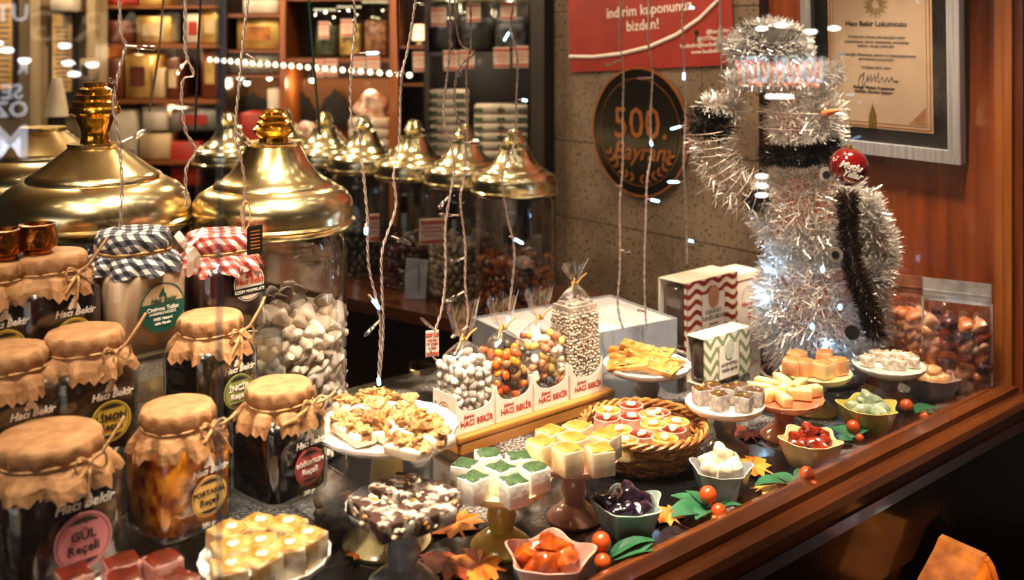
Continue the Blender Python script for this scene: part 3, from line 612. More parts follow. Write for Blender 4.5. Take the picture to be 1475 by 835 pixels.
S_ora = stand(1130, 572, .055, .107, orange_cer, orange_cer, 'terracotta cake stand with pale yellow lokum sticks')
S_pea = stand(1175, 535, .060, .104, cream_cer, yellow_cer, 'yellow-footed cake stand with peach lokum cubes')
S_nut = stand(1280, 525, .058, .107, white_cer, mauve_cer, 'white cake stand with small nutty white cubes near the pouches')
def cube(px, py, S, s, body, top, label, group, name='lokum_cube', rz=None, topname='jelly_top', hgt=None, cat='lokum', toph=.10):
    hgt = hgt or s; z = S[1]+.0008; p = fl(px, py, z+hgt); k = random.randrange(6)
    o = tag(ob(name, rbox(s, s, hgt, .002, 2), body, None, (p.x, p.y, z), (0, 0, random.uniform(-.5, .5)+(TH if rz is None else rz)), sc=(random.uniform(.95, 1.06), random.uniform(.95, 1.06), 1)), label, cat, group)
    if top:
        mb = MB(); a = s*.465
        nn = 7
        v = [(-a+2*a*i/(nn-1), -a+2*a*j/(nn-1), hgt+.0011+.0007*math.sin(i*1.3+k)*math.cos(j*1.1)-(.0009 if i in (0, nn-1) or j in (0, nn-1) else 0)) for j in range(nn) for i in range(nn)]
        v2 = [(x, y_, hgt*.9) for x, y_, _ in v]
        f = [(j*nn+i, j*nn+i+1, (j+1)*nn+i+1, (j+1)*nn+i) for j in range(nn-1) for i in range(nn-1)]
        rim = [i for i in range(nn)]+[nn*(j+1)-1 for j in range(1, nn)]+[nn*nn-1-i for i in range(1, nn)]+[nn*(nn-1-j) for j in range(1, nn-1)]
        f += [(rim[i], rim[i]+nn*nn, rim[(i+1) % len(rim)]+nn*nn, rim[(i+1) % len(rim)]) for i in range(len(rim))]
        mb.add(v+v2, f); ob(topname, mb, top, o, smooth=True)
    return o
jel = lambda n, a, b, **k: M(n, a, k.pop('rough', .3), 0, b, k.pop('scale', 60), k.pop('bump', .3), k.pop('coat', .2), k.pop('sss', .35), **k)
green_top = jel('pistachio_green', '#1c3a1c', '#40623a', scale=220, bump=.8, coat=0)
wpos = ['at the back left rim', 'at the back of the stand', 'by the back rim toward the yellow cubes', 'in the middle of the stand', 'at the front left', 'nearest the pink stand', 'foremost on the stand']
for (px, py), s in zip(((670, 666), (703, 651), (747, 655), (721, 671), (682, 685), (770, 671), (740, 690)), wpos):
    cube(px, py, S_gre, .0255, powder, green_top, 'white lokum cube with green top, '+s, 'green-topped cubes')
yb = jel('yellow_body', '#d2bc94', '#ecdfc4', scale=60, bump=.3); yt = jel('yellow_top', '#a06a1c', '#c8964c', sss=.1)
for (px, py), s in zip(((794, 618), (832, 611), (781, 634), (826, 628), (818, 644), (864, 644), (872, 624)), ['back left', 'farthest back', 'by the green cubes', 'in the middle', 'foremost', 'front right with amber side', 'beside the basket']):
    cube(px, py, S_yel, .028, yb, yt, 'yellow lokum cube with amber top, '+s+' on the pink stand', 'yellow cubes')
rb_ = jel('red_body', '#a87068', '#c89a90', scale=90); rt = jel('red_top', '#3c0e05', '#641c0a', sss=.05)
for (px, py), s in zip(((107, 822), (175, 805), (234, 802), (178, 828), (255, 832)), ['nearest the pink-labelled jar', 'in the middle back', 'beside the hazelnut stand', 'in front', 'front right']):
    cube(px, py, S_red, .027, rb_, rt, 'red lokum cube, '+s, 'red cubes at the lower edge')
gb = M('grey_lokum', '#8a7c76', .9, 0, '#c4b8b0', 150, .5); ct_ = M('choc_top', '#1c0c06', .35, 0, '#6a4418', 160, .6, .3)
for (px, py), s in zip(((1011, 558), (1026, 552), (1064, 552), (1036, 566), (1072, 568), (1089, 560), (1050, 556)), ['at the left rim', 'at the back left', 'at the back', 'in front left', 'foremost', 'at the right rim', 'in the middle']):
    o = cube(px, py, S_cho, .021, gb, ct_, 'grey powdered cube with chocolate pistachio top, '+s, 'chocolate-topped cubes')
    ob('pistachio_chip', lump(.0022, 5, .1, 6, 4, (1.6, 1, .6)), M('pistachio', '#7a8238', .6, 0, '#a8a858', 90), o, (random.uniform(-.005, .005), random.uniform(-.005, .005), .0222))
pb = jel('peach_body', '#e0a070', '#f0c49c', scale=70); pt = jel('peach_top', '#c8763c', '#e09a5c')
pb2 = jel('pale_peach', '#ecc88c', '#f6dfb4', scale=70)
for (px, py, alt), s in zip(((1148, 506, 0), (1188, 505, 0), (1140, 517, 0), (1160, 518, 0), (1186, 521, 1), (1208, 516, 0)), ['back left', 'farthest back', 'at the left rim', 'in the middle', 'pale front one', 'at the right rim']):
    cube(px, py, S_pea, .0225, pb2 if alt else pb, pt, 'peach lokum cube, '+s+' on the yellow-footed stand', 'peach cubes')
nb = M('nutty_white', '#8a6a4c', .9, 0, '#efe6d8', 70, .8, lo=.30, hi=.5); 
for (px, py), s in zip(((1250, 512), (1262, 504), (1278, 507), (1292, 506), (1308, 509), (1280, 516), (1298, 517), (1316, 514)), ['at the left rim', 'back left', 'at the back', 'back right', 'right of the back row', 'front middle', 'front right', 'at the right rim']):
    o = cube(px, py, S_nut, .0165, nb, None, 'small white cube rolled in nuts, '+s, 'nutty white cubes', hgt=.015)
    for k in range(3): ob('nut_chip', lump(.003, 9+k, .1, 6, 4, (1.3, 1, .8)), M('nut_chip', '#b08850', .7, 0, '#e8dcc4', 60), o, (random.uniform(-.005, .005), random.uniform(-.005, .005), .0155))
# hazelnut pieces
hb = jel('caramel_body', '#b08850', '#efe2c8', scale=40, bump=.6, lo=.4, hi=.58); ht = jel('caramel_top', '#a86a20', '#d8b070', sss=.15); hz = M('hazelnut', '#e2cfa8', .5, 0, '#f2e6cc', 60)
for (px, py), s in zip(((330, 760), (372, 750), (412, 752), (332, 785), (372, 778), (415, 782), (374, 800), (330, 812), (440, 768)), ['at the back left', 'farthest back', 'at the back right', 'at the left', 'in the middle', 'at the front right', 'foremost', 'front left', 'at the right rim']):
    o = cube(px, py, S_haz, .030, hb, ht, 'caramel lokum with a cut hazelnut on top, '+s, 'hazelnut lokum', name='hazelnut_lokum', hgt=.024)
    ob('hazelnut', lump(.0055, 3, .05, 10, 6, (1, 1, .5)), hz, o, (.002, -.001, .0255)); ob('hazelnut_heart', MB().ball((0, 0, 0), (.0022, .0022, .001), 8, 5), M('heart', '#a8875a', .6), o, (.002, -.001, .0282))
    for k in range(3): ob('sugar_clump', lump(.005, 33+k, .2, 8, 6), powder, o, (random.choice((-1, 1))*.0145, random.uniform(-.012, .012), random.uniform(.006, .016)))
# chocolate nut slabs
sb = M('choc_slab', '#381a0c', .8, 0, '#eadccc', 55, 1, lo=.46, hi=.62, detail=10); nutw = M('nut_white', '#d8bc92', .6, 0, '#f2e4cc', 60); nuta = M('nut_amber', '#a06020', .4, 0, '#d09040', 60)
for (px, py, a, l), s in zip(((527, 725, -40, .05), (556, 702, -30, .045), (578, 690, 70, .04), (612, 706, 20, .055), (640, 716, 50, .05), (600, 730, 30, .05), (568, 752, 40, .05), (545, 745, -45, .045), (626, 738, 45, .05)), ['by the left rim', 'back left', 'standing up at the back', 'back right', 'at the right rim', 'in the middle', 'foremost', 'front left', 'front right']):
    z = S_bro[1]+.001; p = fl(px, py, z+.016); p = S_bro[0].lerp(p, .86); l *= .92
    o = tag(ob('chocolate_slab', rbox(l, .026, .016, .0016, 2, .0026, random.randrange(5)), sb, None, (p.x, p.y, z), (0, 0, ang(a))), 'powdered chocolate nut slab, '+s+' of the grey stand', 'sweet', 'chocolate nut slabs')
    for k in range(10):
        side = k % 2
        ob('nut_piece', lump(.0030, 12+k % 3, .12, 7, 5, (1.2, 1, .7)), random.choice((nutw, nutw, nuta)), o, (random.uniform(-l*.42, l*.42), -.0120 if side else random.uniform(-.010, .010), random.uniform(.004, .013) if side else .0155))
# walnut rolls
wc = M('roll_coat', '#d8b88c', .8, 0, '#f6ead4', 50, .5, lo=.35, hi=.55); wn = M('walnut', '#5a3010', .5, 0, '#c08a44', 160, 2); wn2 = M('walnut_light', '#8a5420', .5, 0, '#dcb474', 160, 2)
wl = [lump(.0085, 40+k, .42, 12, 9, (1.25, .9, .75)) for k in range(5)]
for (px, py, a, l), s in zip(((504, 612, -52, .072), (540, 606, -50, .075), (576, 606, -50, .085), (606, 596, -48, .07), (512, 575, -15, .06), (560, 566, -30, .07), (632, 622, -45, .05), (590, 640, -30, .05)), ['beside the near-black jar', 'second from the near-black jar', 'in the middle', 'toward the almond bag', 'at the back', 'on the back rim', 'next to the wooden plinth', 'at the front rim']):
    z = S_wal[1]+.001; p = fl(px, py, z+.014); p = S_wal[0].lerp(p, .92); l *= .90
    o = tag(ob('walnut_roll', rbox(l, .026, .012, .004, 3, .001, random.randrange(4)), wc, None, (p.x, p.y, z), (0, 0, ang(a))), 'pale roll topped with walnuts, '+s+' on the wide stand', 'sweet', 'walnut rolls')
    for k in range(int(l/.0085)):
        ob('walnut_piece', random.choice(wl), random.choice((wn, wn2, wn2)), o, (-l/2+.006+.0085*k, random.uniform(-.006, .006), .0125), (random.uniform(-.4, .4), random.uniform(-.4, .4), random.uniform(0, 3)), sc=random.uniform(.8, 1.15))
# amber almond slices
sm = jel('amber_slice', '#a0621c', '#d8a458', sss=.15, scale=60, lo=.35, hi=.65); alm = M('almond_flake', '#a87438', .5, 0, '#dcb880', 80)
sp = [(896, 500, -22), (918, 496, -26), (945, 502, -30), (965, 512, -34), (900, 512, -24), (930, 512, -28), (955, 520, -30), (898, 524, -18), (925, 528, -26), (950, 530, -30)]
for k, ((px, py, a), s) in enumerate(zip(sp, ['back left', 'at the back', 'in the middle back', 'back right', 'left of the middle', 'in the middle', 'front right', 'at the left rim', 'foremost', 'at the right rim'])):
    z = S_man[1]+.002+(.009 if k in (1, 2, 5) else .003*(k % 2)); p = S_man[0].lerp(fl(px, py, z+.008), .75); p.z = z
    o = tag(ob('almond_slice', rbox(.062, .026, .008, .002, 2, .003, k), sm, None, (p.x, p.y, z), (ang(random.uniform(-12, 12)), ang(random.uniform(-12, 12)), ang(a))), 'flat amber slice with almond flakes, '+s+' of the white stand', 'sweet', 'amber almond slices')
    for q in range(9): ob('almond_flake', lump(.0042, 50+q % 2, .05, 8, 5, (1.3, .8, .25)), alm, o, (random.uniform(-.024, .024), random.uniform(-.011, .011), .0085), (random.uniform(-.4, .4), random.uniform(-.4, .4), random.uniform(0, 3)))
# pale yellow sticks fanned out
lm = jel('lemon_stick', '#e8cf7c', '#f6e8b4', scale=50)
for k, ((px, py, a), s) in enumerate(zip(((1094, 552, 160), (1106, 546, 140), (1126, 541, 100), (1150, 547, 50), (1166, 556, 20), (1150, 560, -10), (1128, 566, -80), (1110, 560, -140), (1132, 552, 60), (1092, 562, 170)), ['pointing to the grey cubes', 'back left', 'standing at the back', 'back right', 'pointing to the peach cubes', 'right of the middle', 'pointing to the viewer', 'front left', 'on top of the others', 'at the left rim'])):
    z = S_ora[1]+.0012; h = .018 if k in (2, 8) else .014; p = fl(px, py, z+h)
    tag(ob('lokum_stick', rbox(.036, .014, h, .002, 2, .001, k % 4), lm, None, (p.x, p.y, z), (0, 0, ang(a))), 'pale yellow lokum stick, '+s+' of the terracotta stand', 'lokum', 'pale yellow sticks')
# ================================================================== BASKET OF RING ROLLS
wk = M('wicker', '#7a4a1c', .5, 0, '#c88c48', 90, .6, .2); wk2 = M('wicker_dark', '#4a280e', .5, 0, '#8a5622', 90, .6, .2)
bp = fl(926, 662, 0)
bk = thing('wicker_basket', 'round wicker basket of ring-shaped filled lokum', 'basket', (bp.x, bp.y, 0), .3)
BR0, BR1, BH = .060, .079, .046
ns = 28
def wring(r, z, amp, ph, k, r_t, n=112): return MB().tube([((r+amp*math.cos(k*a+ph))*math.cos(a), (r+amp*math.cos(k*a+ph))*math.sin(a), z+amp*.35*math.sin(k*a*.5)) for a in (2*PI*i/n for i in range(n+1))], r_t, 5)
for i in range(11):
    q = i/10; ob('weaver', wring(BR0+(BR1-BR0)*q, .003+BH*q*.9, .0022, (i % 2)*PI, ns/2, .0023), wk if i % 3 else wk2, bk, smooth=True)
for i in range(ns):
    a = 2*PI*i/ns; ob('stake', MB().tube([(BR0*math.cos(a), BR0*math.sin(a), .001), (BR1*math.cos(a), BR1*math.sin(a), BH)], .0018, 5), wk2, bk, smooth=True)
for k in range(3): ob('rim_strand', MB().tube([((BR1+.001+.0038*math.cos(11*a+k*2.1))*math.cos(a), (BR1+.001+.0038*math.cos(11*a+k*2.1))*math.sin(a), BH+.002+.0038*math.sin(11*a+k*2.1)) for a in (2*PI*i/132 for i in range(133))], .0024, 5), wk, bk, smooth=True)
ob('bottom', MB().lathe([(BR0, .001), (BR0, .004)], 40), wk2, bk); ob('liner', MB().lathe([(BR0, .004), (BR1*.93, .026), (.001, .028)], 40, False), M('liner_paper', '#8a5a30', .8, 0, '#b88850', 40), bk)
ringpink = M('ring_pink', '#c87868', .7, 0, '#eec4b4', 60, .3, 0, .2); ringyel = M('ring_yellow', '#d8a850', .7, 0, '#f4e0b0', 60, .3, 0, .2)
jr = jel('ring_red', '#5a1208', '#882814', coat=.5, sss=.1); jy = jel('ring_amber', '#a87020', '#c89848', coat=.5, sss=.1); cand = M('cream_centre', '#ecd6b0', .4, 0, '#f8ecd4', 40)
rr_ = [(872, 590, 0), (870, 602, 1), (908, 582, 1), (909, 600, 1), (950, 593, 1), (943, 612, 0), (979, 608, 0), (974, 620, 1), (889, 620, 0), (925, 628, 1), (961, 634, 0), (898, 637, 0), (940, 597, 0)]
for (px, py, redd), s in zip(rr_, ['at the far left', 'left of the middle row', 'at the back', 'in the centre', 'back right', 'right of the centre', 'by the far right rim', 'at the right with a white drop', 'at the left front', 'at the front', 'foremost right', 'by the front rim', 'behind the centre']):
    z = .0285; hh = .022; p = fl(px, py, z+hh); p = bp.lerp(p, .92)+Vector((0, .004, 0))
    o = thing('ring_lokum', ('pink-coated ring roll with red jelly, ' if redd else 'yellow-coated ring roll with amber jelly, ')+s+' of the basket', 'lokum', (p.x, p.y, z), random.uniform(0, 6), 'ring rolls in the basket')
    R = .0172
    ob('coating', MB().lathe([(R*.96, 0), (R, .003), (R*1.01, hh*.6), (R, hh), (R*.93, hh+.0005), (R*.9, hh-.003)], 26, True, False), ringpink if redd else ringyel, o, smooth=True)
    ob('jelly', MB().lathe([(R*.92, hh-.006), (R*.9, hh-.0025), (R*.5, hh-.002), (.0005, hh-.0022)], 22, False, True), jr if redd else jy, o, smooth=True)
    ob('centre_drop', lump(.0055, 22, .12, 10, 7, (1.3, .9, .8)), cand, o, (0, 0, hh+.0005), smooth=True)
# ================================================================== STAR DISHES
def star_dish(px, py, dia, hh, m, label, rz):
    p = fl(px, py, hh); t = thing('star_dish', label, 'dish', (p.x, p.y, 0), rz, 'star-shaped dishes'); n = 80; r = dia/2
    def rg(f, z, fl_=.0): return [(r*f*(1+.13*math.cos(5*a)+.02*math.cos(10*a)+fl_*math.cos(30*a))*math.cos(a), r*f*(1+.13*math.cos(5*a)+.02*math.cos(10*a)+fl_*math.cos(30*a))*math.sin(a), z+.002*math.cos(5*a)*(z > hh*.9)) for a in (2*PI*i/n for i in range(n))]
    ob('bowl', MB().rings([rg(.56, 0), rg(.60, .002, .012), rg(.74, hh*.5, .018), rg(.88, hh*.93, .014), rg(.91, hh, .0), rg(.86, hh), rg(.80, hh*.85), rg(.52, .005), rg(.02, .005)]), m, t, smooth=True)
    return p, r, hh
def fill_dish(D, mat_, n, sz, labels, group, name, zoff=0, scl=(1, 1, .7), amp=.15, jelly=True):
    p, r, hh = D
    mats = mat_ if isinstance(mat_, list) else [mat_]
    for k in range(n):
        a = 2*PI*k/max(1, n-1)+.4; q = 0 if k == 0 else r*.36
        z = hh*.82+zoff+(hh*.34 if k == 0 else 0)
        tag(ob(name, lump(sz, 90+k % 4, amp, 14, 10, scl), mats[k % len(mats)], None, (p.x+q*math.cos(a), p.y+q*math.sin(a), z), (random.uniform(-.5, .5), random.uniform(-.5, .5), a), sc=random.uniform(.9, 1.1)), labels % ('topmost', 'second from the top', 'third', 'fourth', 'fifth', 'sixth', 'seventh', 'eighth')[k] if '%' in labels else labels, 'candied fruit', group)
D1 = star_dish(792, 796, .094, .036, pink_cer, 'pink star-shaped dish of glossy orange fruit jelly', .2)
D2 = star_dish(905, 722, .083, .036, sage_cer, 'sage green star-shaped dish of dark purple fruit', .5)
D3 = star_dish(1039, 672, .078, .036, grey_cer, 'grey star-shaped dish of pale cream candies', .1)
D4 = star_dish(1167, 630, .083, .036, cream_cer, 'cream star-shaped dish of glossy red jelly', .7)
D5 = star_dish(1251, 583, .087, .036, yellow_cer, 'yellow star-shaped dish of pale green candied fruit', .3)
D6 = star_dish(1343, 540, .082, .034, mauve_cer, 'mauve star-shaped dish of peach candies', .5)
shiny = dict(coat=1, rough=.08, bump=.15)
fill_dish(D1, [jel('o_jelly', '#7a2806', '#c8601c', **shiny), jel('o_jelly2', '#641c04', '#b04c12', **shiny)], 6, .0150, 'lump of orange fruit jelly in the pink star dish', 'orange jelly lumps', 'jelly_lump', amp=.34)
fill_dish(D2, M('plum', '#120a14', .08, 0, '#2c1a2c', 40, .1, 1), 6, .0155, 'dark purple candied plum in the sage star dish', 'purple plums', 'candied_plum', amp=.22)
fill_dish(D3, [M('cream_candy', '#dcc8a4', .35, 0, '#f2e6cc', 40, .1, .3, .3)], 7, .0125, 'pale cream candy in the grey star dish', 'cream candies', 'cream_candy', .006, (1, 1, .9), .28)
fill_dish(D4, [jel('r_jelly', '#5a1004', '#a83418', **shiny)], 6, .0135, 'lump of red jelly in the cream star dish', 'red jelly lumps', 'jelly_lump', amp=.32)
fill_dish(D5, [M('green_fruit', '#7a8a6a', .15, 0, '#b8c4a8', 50, .2, .8, .3)], 6, .0155, 'pale green candied fruit in the yellow star dish', 'green fruit', 'candied_fruit', amp=.3)
fill_dish(D6, [M('peach_candy', '#d08850', .3, 0, '#f0c494', 50, .2, .5, .3)], 7, .0135, 'peach candy in the mauve star dish', 'peach candies', 'peach_candy')
# ================================================================== PLINTH AND CANDY BAGS
p0 = fl(663, 657, 0); zt = .023
pl = thing('wooden_plinth', 'long low oak plinth under the four candy bags', 'plinth', (p0.x, p0.y, 0), TH)
ob('top_board', rbox(.295, .085, .009, .0015), oak, pl, (.1475, .043, zt-.009)); ob('front_board', MB().box((.1475, .004, .007), (.289, .006, .0135)), oak, pl); ob('back_board', MB().box((.1475, .080, .007), (.289, .006, .0135)), oak, pl)
for x in (.004, .291): ob('end_board', MB().box((x, .042, .007), (.006, .069, .0135)), oak, pl)
def dragee(k, r=.0068): return lump(r, 200+k, .03, 10, 7, (1.25, .92, .85))
DR = [dragee(k) for k in range(3)]
wal_ = M('white_dragee', '#cfc2b4', .3, 0, '#e4d9cc', 30, 0, .2)
pearl = M('sugar_pearl', '#b4a494', .35, 0, '#cdbfae', 200)
cols_b = [M('dragee_'+n, a, .25, 0, b, 40, 0, .3) for n, a, b in (('orange', '#c8481a', '#e87030'), ('yellow', '#d89018', '#eeb040'), ('brown', '#2c1a12', '#4a3022'), ('olive', '#3c3a2a', '#5c5640'), ('tan', '#b08048', '#d0a468'), ('orange2', '#d85a1c', '#ec8038'))]
cols_c = [M('mix_'+n, a, .3, 0, b, 40, 0, .2) for n, a, b in (('white', '#e0d6c8', '#f4ece0'), ('yellow', '#cfa850', '#e8c878'), ('grey', '#585c68', '#787c88'), ('salmon', '#c8764c', '#e09c74'), ('cream', '#dcc498', '#f0dcb8'))]
tie = M('raffia_tie', '#b88848', .7, 0, '#d8ac68', 60)
def candy_bag(k, u, label, hb, topz, wdt=.064, dep=.05, ext=None):
    p = p0+U*(u+wdt/2)+N*(.012+dep/2); rnd = random.Random(k)
    t = thing('candy_bag', label, 'bag', (p.x, p.y, zt+.0005), TH, 'candy bags in cream sleeves')
    a, b = wdt/2, dep/2
    L = [(.86, .80, .001), (.95, .92, .010), (.98, .96, hb*.5), (.97, .95, hb*.8), (.85, .8, hb*.93), (.5, .42, hb*1.03), (.16, .14, hb*1.10), (.13, .12, hb*1.13), (.46, .14, hb*1.22), (.86, .16, topz)]
    n = 36
    R = [[(a*fx*math.copysign(abs(math.cos(q))**.6, math.cos(q))*(1+.03*math.sin(7*q+i))+(.006 if i > 7 else 0)*math.sin(3*q), b*fy*math.copysign(abs(math.sin(q))**.6, math.sin(q))*(1+.03*math.cos(5*q+i)), z+(.004*math.sin(5*q) if i == 9 else 0)) for q in (2*PI*j/n for j in range(n))] for i, (fx, fy, z) in enumerate(L)]
    ob('cellophane', MB().rings(R, True, True, False), film, t, smooth=True)
    kb = ob('tie', MB().tube([(a*.15*math.cos(q), b*.17*math.sin(q), hb*1.115) for q in (2*PI*i/14 for i in range(15))], .0018, 6), tie, t, smooth=True)
    for s_ in (-1, 1): ob('tie_end', MB().tube([(0, -b*.17, hb*1.115), (s_*.008, -b*.3, hb*1.115+.010), (s_*.016, -b*.35, hb*1.115+(.014 if s_ > 0 else -.008))], .0013, 5), tie, kb)
    # sleeve: front with a scooped top edge, two sides, back
    z1, zc_ = .046, .027
    out = [(-a, 0), (a, 0), (a, z1)]+[(a*math.cos(q)*.96, z1-(z1-zc_)*math.sin(q)**.8) for q in (PI*i/12 for i in range(1, 12))]+[(-a, z1)]
    sl = ob('sleeve_front', MB().prism(out, .0008), card, t, (0, -b-.0008, 0)); ob('sleeve_back', MB().prism([(-a, 0), (a, 0), (a, z1), (-a, z1)], .0008), card, t, (0, b+.0018, 0))
    for s_ in (-1, 1): ob('sleeve_side', MB().box((s_*(a+.0005), 0, z1*.55), (.0008, dep+.003, z1*1.1)), card, t)
    txt(t, 'HACI BEKİR', .0112, red_p, (.002, -b-.0019, .0125), bold=.012, sx=.93); txt(t, 'Şekerci', .0058, red_p, (-.012, -b-.0019, .0215), shear=.3)
    sd = disc(.013, .0003, 32, .0118); o = ob('sleeve_emblem', sd, M('emblem_orange', '#d08850', .6), t, (-a-.0010, 0, .026), (0, 0, -PI/2)); ob('emblem_core', disc(.009, .0003, 10), M('emblem_tan', '#dca878', .6, 0, '#c07c48', 400), o)
    return t, a, b, hb, p
def fill_bag(B, meshes, mats, size, label, group, name):
    t, a, b, hb, p = B; rnd = random.Random(int(p.x*1e4)); z = size*.6
    Rz = Matrix.Rotation(TH, 4, 'Z')
    while z < hb*.90:
        sh = 1 if z < hb*.8 else .82
        spots = []
        nx = max(2, int(2*a*sh/size)); ny = max(2, int(2*b*sh/size))
        for i in range(nx): spots.append((-a*sh+size*.55+i*(2*a*sh-size*1.1)/(nx-1), -b*sh+size*.6))
        for j in range(1, ny): spots.append((-a*sh+size*.6, -b*sh+size*.6+j*(2*b*sh-size*1.1)/(ny-1)))
        for j in range(1, ny): spots.append((a*sh-size*.6, -b*sh+size*.6+j*(2*b*sh-size*1.1)/(ny-1)))
        if z > hb*.9-size*1.5:
            for i in range(1, nx-1):
                for j in range(1, ny-1): spots.append((-a*sh+size*.55+i*(2*a*sh-size*1.1)/(nx-1), -b*sh+size*.6+j*(2*b*sh-size*1.1)/(ny-1)))
        for x, yy in spots:
            if z < .024 and yy > -b*.5: continue
            q = Rz @ Vector((x+rnd.uniform(-.25, .25)*size, yy+rnd.uniform(-.1, .12)*size, z+rnd.uniform(-.3, .3)*size))
            tag(ob(name, rnd.choice(meshes), rnd.choice(mats), None, (p.x+q.x, p.y+q.y, zt+q.z), (rnd.uniform(0, 6), rnd.uniform(0, 6), rnd.uniform(0, 6)), sc=rnd.uniform(.85, 1.1)), label, 'candy', group)
        z += size*.82
B1 = candy_bag(1, .002, 'cellophane bag of white sugared almonds on the plinth', .105, .172)
B2 = candy_bag(2, .072, 'cellophane bag of orange and dark brown dragees on the plinth', .107, .166)
B3 = candy_bag(3, .142, 'cellophane bag of mixed pastel dragees on the plinth', .109, .166)
B4 = candy_bag(4, .214, 'tall cellophane bag of tiny white sugar pearls on the plinth', .145, .192, .062)
fill_bag(B1, DR, [wal_], .0125, 'white sugared almond in the first candy bag', 'white sugared almonds', 'sugared_almond')
fill_bag(B2, DR, cols_b, .0135, 'orange, brown or tan dragee in the second candy bag', 'orange and brown dragees', 'dragee')
fill_bag(B3, DR, cols_c, .0135, 'pastel dragee in the third candy bag', 'pastel dragees', 'dragee')
mb = MB(); rnd = random.Random(3); t, a, b, hb, p = B4; z = .02
while z < hb*.95:
    s_ = 1 if z < hb*.8 else 1-.35*(z-hb*.8)/(hb*.15)
    for fx, fy, cnt in ((0, -1, 12), (-1, 0, 9), (1, 0, 9)):
        for i in range(cnt):
            q = -1+2*(i+.5)/cnt
            x, yy = ((q*a*.92*s_, -b*.90*s_) if fx == 0 else (fx*a*.92*s_, q*b*.88*s_))
            mb.ball((x+rnd.uniform(-.0016, .0016)*(fx == 0), yy+rnd.uniform(-.0008, .0008)+rnd.uniform(-.0016, .0016)*(fx != 0), z+rnd.uniform(-.0014, .0014)), .0026, 7, 5)
    z += .0046
mb.box((0, 0, hb*.46), (a*1.72, b*1.66, hb*.9))
tag(ob('sugar_pearls', mb, pearl, None, (p.x, p.y, zt), TH, smooth=True), 'tiny white sugar pearls filling the tall bag', 'candy', None, 'stuff')
# ================================================================== BOXES
def sleeve_box(p, wd, dp, h, m, label, rz, name='helva_box'):
    t = thing(name, label, 'box', p, rz)
    ob('front_panel', MB().box((wd/2, 0, h/2), (wd, .0016, h)), m, t); ob('back_panel', MB().box((wd/2, dp, h/2), (wd, .0016, h)), card, t)
    ob('top_panel', MB().box((wd/2, dp/2, h), (wd, dp, .0016)), card, t); ob('base_panel', MB().box((wd/2, dp/2, .0012), (wd, dp, .0016)), card, t)
    ob('end_panel', MB().box((wd, dp/2, h/2), (.0016, dp, h)), card, t)
    tub = M('plastic_tub', '#4a3a34', .12, 0, '#6a5850', 20, 0, .8)
    ob('plastic_tub', rbox(wd*.9, dp*.82, h*.9, .012, 3), tub, t, (wd*.5-.004, dp*.5, .003))
    return t
wv = wave_mat('red_waves', '#efe2d0', '#8f2a1c', 'wave', 2*PI/.042, .0042, .0185, .52)
bx = sleeve_box(fl(986, 510, 0), .150, .060, .124, wv, 'box with wavy red and cream stripes beside the stone wall', TH)
def panel(t, x, z, w_, h_, m=card, gold_=gold_p):
    q = ob('label_panel', MB().box((x, -.0014, z), (w_, .001, h_)), m, t)
    for xx, zz, aa, bb in ((x, z+h_/2, w_, .0008), (x, z-h_/2, w_, .0008), (x-w_/2, z, .0008, h_), (x+w_/2, z, .0008, h_)): ob('label_border', MB().box((xx, -.0019, zz), (aa, .0005, bb)), gold_, q)
    return q
q = panel(bx, .078, .058, .064, .078)
ob('oval_seal', disc(.018, .0006, 32), M('seal_red', '#b8704c', .5, 0, '#d8a888', 300), q, (.078, -.0022, .09), sc=(.85, 1, 1.15))
for z, s, k in ((.063, 'KAKAOLU', .0115), (.052, 'TAHİN HELVA', .0115), (.041, 'Tahini Halva', .006), (.034, 'With Cocoa', .006), (.024, '350 g', .0058)): txt(q, s, k, ink, (.078, -.0021, z), sx=.85)
for x in (.006, .144): ob('gold_line', MB().box((x, -.0011, .062), (.0012, .0006, .124)), gold_p, bx)
zg = wave_mat('green_zigzag', '#efe8d2', '#8a9468', 'zig', 1/.0155, .017, .021, .55)
gp = at(1014, 545, 1.60)
gx = sleeve_box((gp.x, gp.y, 0), .118, .035, .076, zg, 'small box with green zigzag print in front of the wavy box', TH)
q = panel(gx, .062, .032, .052, .055)
ob('oval_seal', disc(.014, .0006, 32), M('seal_green', '#b0b498', .5, 0, '#dcdcc4', 300), q, (.062, -.0022, .05), sc=(.85, 1, 1.15))
for z, s, k in ((.026, 'ANTEP FISTIKLI', .0078), (.017, 'TAHİN HELVA', .0078)): txt(q, s, k, ink, (.062, -.0021, z), sx=.8)
tb0 = fl(1066, 505, 0)
tb = thing('tall_carton', 'tall cream carton with gold line behind the wavy box', 'box', (fl(986, 510, 0)+U*.155+N*.004), TH)
ob('carton', rbox(.072, .06, .116, .0012), card, tb, (.036, .03, 0)); ob('gold_line', MB().box((.036, -.0006, .103), (.072, .0008, .0018)), gold_p, tb)
txt(tb, 'Hacı Bekir', .0125, red_p, (.038, -.001, .058), shear=.25); txt(tb, 'lokum', .006, grey_p, (.038, -.001, .049)); ob('round_mark', disc(.006, .0006, 24), red_p, tb, (.036, -.0002, .033))
ob('arch_line', MB().tube([(.036+.022*math.cos(q), -.0004, .068+.022*math.sin(q)) for q in (PI*i/14 for i in range(15))], .0003, 4), grey_p, tb)
gbx = at(846, 452, 1.72)
gt = thing('grey_tray', 'large shallow grey box behind the candy bags', 'box', (gbx.x-.02, gbx.y+.03, .0005), TH-.15)
gm = M('grey_card', '#8d929c', .6, 0, '#a6aab2', 20)
ob('base', MB().box((0, 0, .001), (.30, .19, .002)), gm, gt)
for x, y_, a, b in ((0, -.094, .30, .003), (0, .094, .30, .003), (-.149, 0, .003, .185), (.149, 0, .003, .185)): ob('side_wall', MB().box((x, y_, .036), (a, b, .068)), gm, gt)
